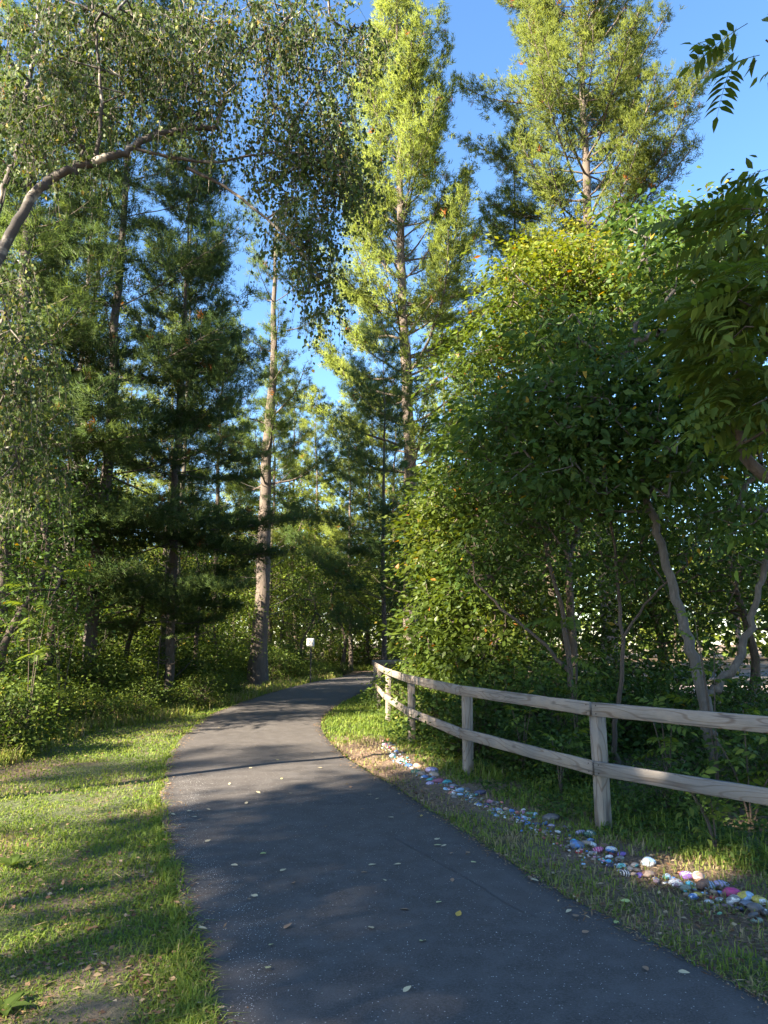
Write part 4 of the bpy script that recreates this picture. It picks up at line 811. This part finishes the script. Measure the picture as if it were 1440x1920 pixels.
# leafy ground cover under the rails and behind the fence
n_ = 26000; x, y = sample(n_, lambda y: xf(y) - .25, lambda y: xf(y) + 3.2, 3.8, 19, rg, 1.3); d_ = x - xf(y); k = noise2(x, y, .45, 31) > (.5 - .25 * np.clip(d_, 0, 1)); x, y, d_ = x[k], y[k], d_[k]; n_ = len(x)
V, Fa = leaves(np.stack([x, y, rg.random(n_) * (.05 + .28 * np.clip(d_ + .2, 0, 1) * noise2(x, y, .5, 32))], 1), rg.normal(size=(n_, 3)) * [1, 1, .35] - [0, 0, .1], rg.normal(size=(n_, 3)) * .45 + [0, 0, 1], .055, .03, kind='chip')
obj('ground_cover', mesh('ground_cover', V, [Fa], M['ash'], np.repeat(rg.random(n_) * .8, 2)), kind='stuff', label='dark leafy ground cover under the rails and behind the fence', cat='ground cover')
# dead leaves and pine straw
n_ = 90000; x, y = sample(n_, lambda y: np.maximum(-.62 * y, -14), lambda y: np.minimum(.62 * y, 14), 2.2, 32, rg, 1.25); k = (~on_path(x, y, -.03)) & (rg.random(n_) < bare(x, y) ** 1.5); x, y = x[k], y[k]; n_ = len(x)
str_ = rg.random(n_) < .6
V, Fa = leaves(np.stack([x, y, rg.uniform(-.01, .012, n_)], 1), rg.normal(size=(n_, 3)) * [1, 1, .12], rg.normal(size=(n_, 3)) * .3 + [0, 0, 1], np.where(str_, .09, .04) * rg.uniform(.6, 1.3, n_), np.where(str_, .004, .026), kind='chip')
obj('leaf_litter', mesh('leaf_litter', V, [Fa], M['litter'], np.repeat(rg.random(n_), 2)), kind='stuff', label='brown pine straw and dead leaf litter on bare earth', cat='leaf litter')
# pale grit strewn on the asphalt
n_ = 3800; s = rg.random(n_) ** .7; yy = 2.2 + s * 7; xx = xl(yy) + .22 + .12 * np.sin(yy * 1.7) + rg.normal(size=n_) * .10 * (1 + .4 * np.sin(yy * 3)); xx[2600:] = xl(yy[2600:]) + rg.random(1200) * 2.2
k = on_path(xx, yy, -.05); xx, yy = xx[k], yy[k]; n_ = len(xx); V, Fa = leaves(np.stack([xx, yy, np.full(n_, .031)], 1), rg.normal(size=(n_, 3)) * [1, 1, .1], rg.normal(size=(n_, 3)) * .2 + [0, 0, 1], rg.uniform(.002, .007, n_), rg.uniform(.002, .005, n_), kind='chip')
obj('grit', mesh('grit', V, [Fa], M['white_paint'], np.zeros(len(Fa))), kind='stuff', label='pale grit scattered in a band along the left of the asphalt', cat='grit')
# crumbs of soil, straw and gravel spilling over both edges of the asphalt
n_ = 9000; side_ = rg.random(n_) < .45; yy = 2.2 + rg.random(n_) ** 1.5 * 22; off_ = np.abs(rg.normal(size=n_)) * .07 * (.5 + 1.5 * noise2(yy, yy, .5, 41)) - .02; xx = np.where(side_, xl(yy) + off_, xr(yy) - off_)
V, Fa = leaves(np.stack([xx, yy, .014 + off_ * .03 + rg.random(n_) * .008], 1), rg.normal(size=(n_, 3)) * [1, 1, .15], rg.normal(size=(n_, 3)) * .3 + [0, 0, 1], np.where(rg.random(n_) < .3, .05, .014) * rg.uniform(.5, 1.4, n_), rg.uniform(.004, .012, n_), kind='chip')
obj('edge_debris', mesh('edge_debris', V, [Fa], M['litter'], np.repeat(rg.random(n_), 2)), kind='stuff', label='soil crumbs and straw spilling over the asphalt edges', cat='debris')
cr = smooth_path([gp(*p, .0) for p in ((742, 1580), (790, 1606), (850, 1640), (905, 1672), (950, 1702), (1010, 1730))], 10); cr[:, :2] += rg.normal(size=(len(cr), 2)) * .004; tg = nrm(np.gradient(cr, axis=0)); sd2 = np.stack([-tg[:, 1], tg[:, 0], 0 * tg[:, 0]], 1) * (.001 + .0025 * rg.random((len(cr), 1)))
fr_ = (cr[:, 0] - xl(cr[:, 1])) / (xr(cr[:, 1]) - xl(cr[:, 1])); cr[:, 2] = np.interp(fr_, cols, zz) + .0025; V = np.concatenate([cr - sd2, cr + sd2]); m_ = len(cr); obj('crack', mesh('crack', V, [[[j, j + 1, m_ + j + 1, m_ + j] for j in range(m_ - 1)]], M['ink']), bpy.data.objects['path'])
# broad mullein-like leaves at the left edge of the lawn
def rosette(px, py, s, lab):
    b_ = gp(px, py); e = obj('broadleaf_weed', None, loc=b_, rot=(0, 0, px), label=lab, cat='weed'); q = np.random.default_rng(px)
    for k in range(6):
        a_ = k * 1.05 + q.normal() * .2; V, Fa = leaves(np.zeros((1, 3)), np.array([[math.cos(a_), math.sin(a_), .35]]), np.array([[0, 0, 1.0]]), .17 * s, .075 * s, fold=.2)
        obj('leaf', mesh('leaf', V, [Fa], M['shrub'], [.35] * 3), e)
rosette(22, 1622, 1.0, 'grey-green broadleaf weed in the lawn at the left edge, farther one'); rosette(6, 1895, .8, 'broad pale leaf weed in the lawn at the bottom left corner')

# ------------------------------------------------------------------ fallen leaves on the asphalt, one by one
FL = [(503, 1815, 'y'), (508, 1772, 'y'), (380, 1741, 'p'), (477, 1680, 'p'), (467, 1686, 'b'), (440, 1623, 'p'), (493, 1601, 'g'), (550, 1656, 'b'), (540, 1737, 'b'), (531, 1632, 'p'), (390, 1577, 'p'), (375, 1537, 'b'), (391, 1518, 'p'), (355, 1521, 'p'), (325, 1527, 'p'), (364, 1532, 'p'),
      (462, 1506, 'p'), (484, 1486, 'p'), (545, 1488, 'p'), (528, 1460, 'y'), (695, 1740, 'p'), (792, 1765, 'y'), (860, 1714, 'o'), (823, 1692, 'y'), (758, 1706, 'b'), (721, 1651, 'p'), (683, 1636, 'b'), (698, 1622, 'p'), (745, 1621, 'p'), (848, 1651, 'b'), (888, 1617, 'y'), (820, 1574, 'p'), (821, 1585, 'y'), (832, 1586, 'p'),
      (846, 1600, 'b'), (877, 1599, 'b'), (764, 1855, 'p'), (610, 1550, 'b'), (691, 1490, 'b'), (680, 1517, 'b'), (694, 1490, 'p'), (733, 1533, 'p'), (790, 1530, 'o'), (707, 1498, 'p'), (657, 1476, 'b'), (650, 1470, 'p'), (1098, 1748, 'b'), (1066, 1709, 'p'), (1080, 1718, 'b'), (1211, 1817, 'b'), (1283, 1824, 'p'), (995, 1647, 'b'), (1003, 1651, 'p'), (1155, 1730, 'g'),
      (585, 1411, 'p'), (520, 1425, 'y'), (470, 1440, 'p'), (600, 1440, 'p'), (430, 1470, 'p'), (560, 1395, 'y'), (480, 1398, 'p'), (410, 1365, 'p'), (375, 1452, 'b'), (1172, 1690, 'g')]
fc = {'y': ('pale yellow', (.55, .50, .22)), 'p': ('bleached cream', (.50, .42, .26)), 'b': ('brown', (.28, .17, .10)), 'o': ('golden', (.52, .33, .06)), 'g': ('yellowish green', (.38, .42, .14))}
def fleaf_mesh(seed, c, nm):
    m_, t_, b__ = mat('fallen_' + nm); oi = t_.nodes.new('ShaderNodeObjectInfo'); nn_ = noise(t_, 60, 3, .6, tcobj(t_)); t_.links.new(mixc(t_, nn_.outputs[0], c, tuple(v * .6 for v in c)), b__.inputs['Base Color']); b__.inputs['Roughness'].default_value = .7
    rg = np.random.default_rng(seed); V = []; us = [0, .15, .35, .6, .82, 1]; ws = [.02, .32, .48, .4, .2, .0]
    for u, w_ in zip(us, ws):
        for s_ in (-1, 0, 1): V.append(((u - .5) * 1.0, s_ * w_ * .6, .04 + .16 * abs(s_) * w_ + .14 * (u - .5) ** 2 + rg.normal() * .015))
    Fq_ = [[i*3 + j, (i+1)*3 + j, (i+1)*3 + j + 1, i*3 + j + 1] for i in range(5) for j in range(2)]; return mesh('fallen_leaf', V, [Fq_], m_)
FM = {k: fleaf_mesh(i, v[1], v[0].replace(' ', '_')) for i, (k, v) in enumerate(fc.items())}
rg = np.random.default_rng(12)
def along(px, py, y):
    f = (gp(px, py)[0] - float(xl(y))) / max(.1, float(xr(y) - xl(y)))
    a_ = 'at the left edge' if f < .12 else 'left of centre' if f < .42 else 'at the centre' if f < .6 else 'right of centre' if f < .88 else 'at the right edge'
    return a_
done = {}
for k, (px, py, c) in enumerate(FL):
    p = gp(px, py, .03); d = 'in the foreground' if py > 1780 else 'a few steps ahead' if py > 1680 else 'level with the nearest post' if py > 1560 else 'just before the sunlit stripe' if py > 1465 else 'in the sunlit stretch'
    others = [(abs(px - q[0]) + abs(py - q[1]), q) for j, q in enumerate(FL) if j != k]; q = min(others)[1]
    rel = f", {fc[q[2]][0]} one to its {'right' if q[0] > px else 'left'}"; lab = f"{fc[c][0]} leaf {along(px, py, p[1])}, {d}"
    if lab in done: lab += rel
    if len(lab.split()) > 16: lab = lab.replace('bleached ', '').replace('yellowish ', '').replace('level with the nearest post', 'beside nearest post').replace('just before the sunlit stripe', 'before the sunlit stripe')
    if lab in done: lab = lab.replace('leaf', 'curled leaf', 1); lab = ' '.join(lab.split()[:16])
    done[lab] = 1
    obj('fallen_leaf', FM[c], loc=p, rot=(rg.normal() * .15, rg.normal() * .15, rg.random() * 6.28), scale=float(rg.uniform(.045, .065)), label=lab, cat='fallen leaf', group='fallen leaves on the path')

# ------------------------------------------------------------------ the row of painted rocks
PC = {'white': (.72, .70, .66), 'cream': (.62, .55, .42), 'coral': (.62, .17, .13), 'pink': (.62, .28, .38), 'magenta': (.42, .03, .17), 'red': (.45, .02, .025), 'purple': (.20, .10, .38), 'lavender': (.42, .36, .56), 'indigo': (.09, .06, .36), 'blue': (.08, .22, .5), 'pale blue': (.33, .50, .66), 'cyan': (.06, .45, .62), 'teal': (.03, .28, .30),
      'navy': (.02, .025, .09), 'black': (.02, .02, .024), 'slate': (.14, .17, .22), 'grey': (.22, .21, .20), 'dark grey': (.08, .08, .085), 'brown': (.17, .08, .045), 'tan': (.36, .26, .19), 'peach': (.62, .38, .27), 'yellow': (.6, .45, .06), 'lime': (.35, .5, .10), 'mint': (.22, .52, .33), 'dark green': (.015, .09, .06), 'grey green': (.17, .22, .17), 'mauve': (.26, .17, .2), 'maroon': (.22, .06, .12)}
RK = [(1250,1643,14,'teal','pale blue','b'),(1261,1646,10,'blue','','p'),(1276,1635,9,'coral','','p'),(1288,1643,23,'purple','white','T'),(1310,1646,25,'peach','white','b'),(1268,1658,24,'white','red','d'),(1284,1665,19,'grey green','','p'),(1295,1657,17,'cyan','white','b'),(1302,1664,9,'lime','','p'),(1318,1660,26,'brown','tan','p'),(1331,1660,19,'slate','pale blue','s'),
 (1353,1660,25,'lavender','grey','s'),(1351,1672,11,'blue','white','p'),(1373,1676,28,'magenta','','p'),(1398,1683,28,'pale blue','yellow','b'),(1424,1690,27,'white','yellow','W'),(1375,1689,24,'white','grey','b'),(1300,1681,17,'blue','white','b'),(1310,1677,15,'yellow','','p'),(1330,1690,14,'white','black','d'),(1338,1683,14,'red','yellow','d'),(1338,1671,12,'tan','grey','p'),(1348,1686,14,'grey','white','b'),
 (1402,1696,23,'slate','pink','d'),(1386,1703,15,'navy','','p'),(1419,1706,28,'dark grey','','p'),(1436,1712,22,'black','white','B'),(1412,1716,19,'dark grey','slate','p'),(1419,1726,19,'grey green','','p'),(1370,1698,11,'mauve','','p'),(1359,1696,10,'mauve','pink','d'),(1343,1699,13,'grey','','p'),(1349,1710,8,'mint','white','p'),
 (1088,1562,17,'slate','lavender','s'),(1106,1566,24,'dark green','white','R'),(1107,1575,13,'blue','white','d'),(1076,1579,14,'blue','cyan','b'),(1082,1586,22,'slate','blue','b'),(1101,1582,17,'tan','grey','p'),(1112,1583,13,'white','teal','d'),(1086,1597,13,'red','','p'),(1121,1594,18,'magenta','pink','s'),(1146,1594,19,'white','blue','b'),(1147,1601,10,'red','black','s'),(1099,1592,11,'brown','','p'),(1110,1600,13,'grey','white','d'),
 (1130,1612,12,'red','mint','b'),(1142,1615,12,'blue','cyan','b'),(1133,1587,17,'brown','','p'),(1144,1622,12,'lavender','navy','b'),(1165,1624,16,'teal','pale blue','b'),(1163,1633,12,'lavender','white','b'),(1173,1638,18,'black','white','s'),(1179,1630,14,'white','grey','b'),(1190,1622,15,'teal','grey','b'),(1194,1631,14,'dark grey','','p'),(1215,1619,25,'white','pale blue','b'),(1201,1641,14,'indigo','lavender','p'),(1217,1641,23,'tan','brown','b'),(1165,1601,15,'purple','navy','b'),(1142,1606,13,'white','','p'),(1162,1611,16,'grey','white','p'),
 (727,1387,8,'coral','','p'),(720,1391,9,'pink','','p'),(731,1394,9,'cream','','p'),(722,1397,10,'pink','white','b'),(728,1402,7,'magenta','','p'),(738,1403,9,'peach','','p'),(742,1409,9,'blue','','p'),(736,1419,14,'pale blue','','p'),(753,1427,13,'mint','','p'),(767,1437,15,'blue','','p'),(773,1441,10,'cream','mint','d'),(783,1438,16,'peach','','p'),(780,1449,17,'dark green','teal','p'),(790,1452,15,'tan','','p'),(810,1447,22,'lavender','purple','L'),(814,1455,19,'tan','peach','p'),(796,1458,13,'white','blue','b'),(807,1463,13,'teal','','p'),
 (822,1467,20,'maroon','purple','p'),(806,1470,13,'lavender','pale blue','p'),(838,1468,16,'teal','pale blue','b'),(851,1475,15,'slate','white','p'),(837,1481,11,'pale blue','white','p'),(847,1488,12,'coral','white','b'),(862,1483,15,'pale blue','blue','d'),(863,1490,11,'pale blue','white','p'),(875,1482,16,'dark grey','','p'),(852,1494,10,'grey','','p'),(883,1492,12,'grey green','','p'),(901,1489,21,'navy','','p'),
 (884,1503,8,'slate','','p'),(893,1506,7,'yellow','','p'),(899,1509,11,'blue','white','b'),(888,1515,7,'red','','p'),(908,1501,8,'maroon','','p'),(919,1503,11,'pink','purple','p'),(912,1508,10,'navy','blue','p'),(929,1507,14,'grey','','p'),(918,1520,9,'cream','','p'),(926,1518,9,'blue','','p'),(936,1519,12,'pale blue','slate','p'),(926,1525,9,'blue','','p'),(931,1529,9,'pale blue','','p'),(949,1517,10,'peach','','p'),(943,1523,7,'lime','','p'),(960,1520,10,'blue','','p'),(952,1525,9,'grey','','p'),(970,1523,9,'coral','','p'),
 (979,1523,11,'pink','','p'),(981,1518,9,'white','','p'),(971,1533,10,'blue','white','p'),(983,1533,11,'pale blue','','p'),(992,1534,8,'white','','p'),(989,1544,12,'blue','white','d'),(983,1539,8,'coral','','p'),(958,1537,9,'tan','','p'),(967,1547,8,'yellow','','p'),(990,1524,8,'mint','white','d'),(997,1525,9,'mint','grey','d'),(1004,1526,9,'pale blue','mint','d'),(1000,1532,8,'mint','','d'),(1033,1537,28,'dark grey','','p'),(1022,1543,11,'blue','','p'),(1034,1548,11,'lavender','','p'),(1013,1556,10,'red','','p'),(1023,1559,12,'grey','white','p'),
 (1067,1550,8,'white','','p'),(1059,1549,7,'purple','','p'),(1065,1556,9,'black','','p'),(1069,1571,8,'peach','','p'),(1068,1565,7,'blue','','p'),(1008,1546,12,'navy','slate','p'),(1046,1559,10,'white','grey','p'),(1040,1568,9,'tan','','p')]
names = list(PC); rg = np.random.default_rng(99); w_small = ['grey', 'slate', 'tan', 'white', 'blue', 'pale blue', 'mauve', 'pink', 'grey green', 'teal', 'cream', 'dark grey', 'lavender', 'brown', 'coral', 'grey', 'grey', 'tan']
for k in range(112):
    u = rg.random() ** .85; y = 5.1 + u * (12.0 - 5.1); 
    p = np.array([float(xrow(y)) + rg.normal() * .055, y + rg.normal() * .05]); depth = p[1] * CP - EYE * SP
    px = 720 + 1400 * p[0] / (p[1] * CP + (-EYE) * SP); 
    if px > 1445: continue
    RK.append((px, None, rg.uniform(.022, .05), w_small[int(rg.integers(len(w_small)))], ['', 'white', 'slate'][int(rg.integers(3))], 'ppbd'[int(rg.integers(4))], p))
import bmesh
def rock_mesh(seed, pat):
    r_ = np.random.default_rng(seed); bm = bmesh.new(); bmesh.ops.create_icosphere(bm, subdivisions=3, radius=.5); sc_ = np.array([1.0, r_.uniform(.68, .85), r_.uniform(.42, .6)]); o = r_.normal(size=3) * 3
    from mathutils import noise as mn
    for v in bm.verts:
        f = 1 + .16 * mn.noise(v.co * 2.2 + Vector(o)) + .05 * mn.noise(v.co * 6 + Vector(o)); v.co = Vector((v.co.x * f * sc_[0], v.co.y * f * sc_[1], v.co.z * f * sc_[2]))
    for f in bm.faces: f.smooth = True
    me = bpy.data.meshes.new('rock'); bm.to_mesh(me); bm.free(); me.materials.append(M['stone_' + pat]); return me
RM = {p_: [rock_mesh(i * 7 + j, p_) for j in range(4)] for i, p_ in enumerate(('plain', 'blotch', 'dots', 'swirl'))}
pn = {'p': 'plain', 'b': 'blotch', 'd': 'dots', 's': 'swirl', 'T': 'plain', 'W': 'blotch', 'B': 'plain', 'R': 'plain', 'L': 'plain'}
words = {'p': '', 'b': 'blotched with {}', 'd': 'dotted with {}', 's': 'striped with {}', 'T': 'lettered ROCK in {}', 'W': 'with a {} patch and black scribble', 'B': 'with one {} bar', 'R': 'with {} rings', 'L': 'with {} squiggle'}
pos = []
for r_ in RK: pos.append(np.array(r_[6]) if len(r_) > 6 else gp(r_[0], r_[1])[:2])
pos = np.array(pos); seen = {}
def zone(y): return ('at the far tip of the row' if y > 11 else 'just past the second post' if y > 9.3 else 'level with the second post' if y > 8.3 else 'between the two nearest posts' if y > 7.1 else 'beside the nearest post' if y > 6.0 else 'by the sun fleck' if pos[k][0] < 2.35 else 'in the pile at the right edge')
def size_m(k): 
    r_ = RK[k]; return r_[2] if len(r_) > 6 else r_[2] * (pos[k][1] * CP - EYE * SP) / 1400.0 * 1.0
SZ = np.array([size_m(k) for k in range(len(RK))])
order = np.argsort(-SZ)
for k, r_ in enumerate(RK):
    c1, c2, pt = r_[3], r_[4] or 'grey', r_[5]; s = float(SZ[k]); x, y = pos[k]
    big = 'large' if s > .095 else 'medium' if s > .06 else 'small' if s > .038 else 'tiny'
    d = np.linalg.norm(pos - pos[k], axis=1); d[k] = 9; nb = np.argsort(d)[:3]
    painted = words[pt].format(c2) if (r_[4] or pt not in 'pbds') and pt != 'p' else ''
    lab = f"{big} {c1} rock {painted} {zone(y)}".replace('  ', ' ')
    for q in nb:
        if lab not in seen or len(lab.split()) > 12: break
        lab += f", {'beside' if q == nb[0] else 'near'} a {RK[q][3]} one" if lab.count(',') == 0 else f" and a {RK[q][3]} one"
    seen[lab] = 1
    lab = ' '.join(lab.split()[:16]); lab = lab[:-4] if lab.endswith(' and') else lab[:-2] if lab.endswith(' a') else lab
    o = obj('painted_rock', RM[pn[pt]][k % 4], loc=(x, y, s * .2 - .012 + (.02 if len(r_) > 6 and k % 3 == 0 else 0)), rot=(rg.normal() * .2, rg.normal() * .2, rg.normal() * .5), scale=s * (1.2 if len(r_) == 6 else 1.0), label=lab, cat='painted rock', group='painted rocks in a row beside the path')
    if pt in 'TR' : o.rotation_euler = (.5, 0, .2)
    if s > .10 and pt == 'R': o.scale = (s, s, s * 1.3)
    o.color = (*PC[c1], 1); o['second_paint'] = list(PC[c2]) + [1.0]
    if pt in 'TWBRL':                                   # lettering and marks, raised a hair over the stone
        dg = bpy.context.evaluated_depsgraph_get() if False else None
        me_ = o.data; zs_ = max(v.co.z for v in me_.vertices)
        if pt == 'T':
            cu = bpy.data.curves.new('lettering', 'FONT'); cu.body = 'ROCK'; cu.size = .30; cu.align_x = 'CENTER'; cu.align_y = 'CENTER'; cu.extrude = .004; cu.offset = .006
            tmp = bpy.data.objects.new('tmp', cu); COL.objects.link(tmp); bpy.context.view_layer.update(); tm = bpy.data.meshes.new_from_object(tmp); bpy.data.objects.remove(tmp)
        else:
            g_ = Geo()
            if pt == 'R':
                for (cx_, cy_, rr_) in ((-.2, .02, .08), (.02, -.12, .07)):
                    a_ = np.linspace(0, 2*np.pi, 13); P_ = np.stack([cx_ + rr_ * np.cos(a_), cy_ + rr_ * np.sin(a_), 0 * a_], 1); V, Fa = tube(P_, np.full(13, .018), 4); g_.add(V, Fa)
            elif pt == 'B': V, Fa = tube(np.array([[-.35, -.1, 0], [-.1, 0, 0], [.3, .1, 0]]), np.full(3, .07), 4); g_.add(V, Fa)
            else:
                a_ = np.linspace(0, 1, 26)
                for yo in (.1, -.02): P_ = np.stack([-.28 + .5 * a_, yo + .04 * np.sin(a_ * 26 + yo * 9), 0 * a_], 1); V, Fa = tube(P_, np.full(26, .009), 3); g_.add(V, Fa)
            tm = g_.mesh('mark', M['ink'])
        from mathutils.bvhtree import BVHTree
        bv = BVHTree.FromPolygons([v.co for v in me_.vertices], [list(p_.vertices) for p_ in me_.polygons])
        for v in tm.vertices:
            hit = bv.ray_cast(Vector((v.co.x, v.co.y, 2)), Vector((0, 0, -1)))[0]
            v.co.z = (hit.z if hit else 0) + .012 + v.co.z * .3
        tm.materials.clear(); tm.materials.append(M['ink'] if pt == 'W' else flat('letter_paint', (.14, .06, .34)) if pt == 'L' else M['white_paint']); obj('mark', tm, o)

# the tiniest stones filling the row, past picking apart
n_ = 420; rgp = np.random.default_rng(5); icob = bmesh.new(); bmesh.ops.create_icosphere(icob, subdivisions=1, radius=.5); iv = np.array([v.co[:] for v in icob.verts]); iF = np.array([[v.index for v in f.verts] for f in icob.faces]); icob.free()
yy = 5.1 + rgp.random(n_) ** .8 * 7.2; xx = xrow(yy) + rgp.normal(size=n_) * .06; sz = rgp.uniform(.014, .032, n_)[:, None, None]
V = iv[None] * sz * np.array([1, .8, .55]) * rgp.uniform(.8, 1.2, (n_, 1, 3)) + np.stack([xx, yy, np.full(n_, .002)], 1)[:, None]
mp, tp, bp = mat('pebble_paint'); ap = tp.nodes.new('ShaderNodeAttribute'); ap.attribute_name = 'tint'
rp = ramp(tp, ap.outputs['Fac'], [(0, PC['grey']), (.2, PC['slate']), (.35, PC['tan']), (.5, PC['white']), (.62, PC['pale blue']), (.72, PC['pink']), (.8, PC['teal']), (.88, PC['mauve']), (.95, PC['blue'])], 'CONSTANT'); tp.links.new(rp.outputs[0], bp.inputs['Base Color']); bp.inputs['Roughness'].default_value = .55
obj('pebbles', mesh('pebbles', V.reshape(-1, 3), [(np.arange(n_)[:, None, None] * len(iv) + iF[None]).reshape(-1, 3)], mp, np.repeat(rgp.random(n_), len(iF)), True), kind='stuff', label='tiny pebbles filling the gaps along the row of painted rocks', cat='pebbles')
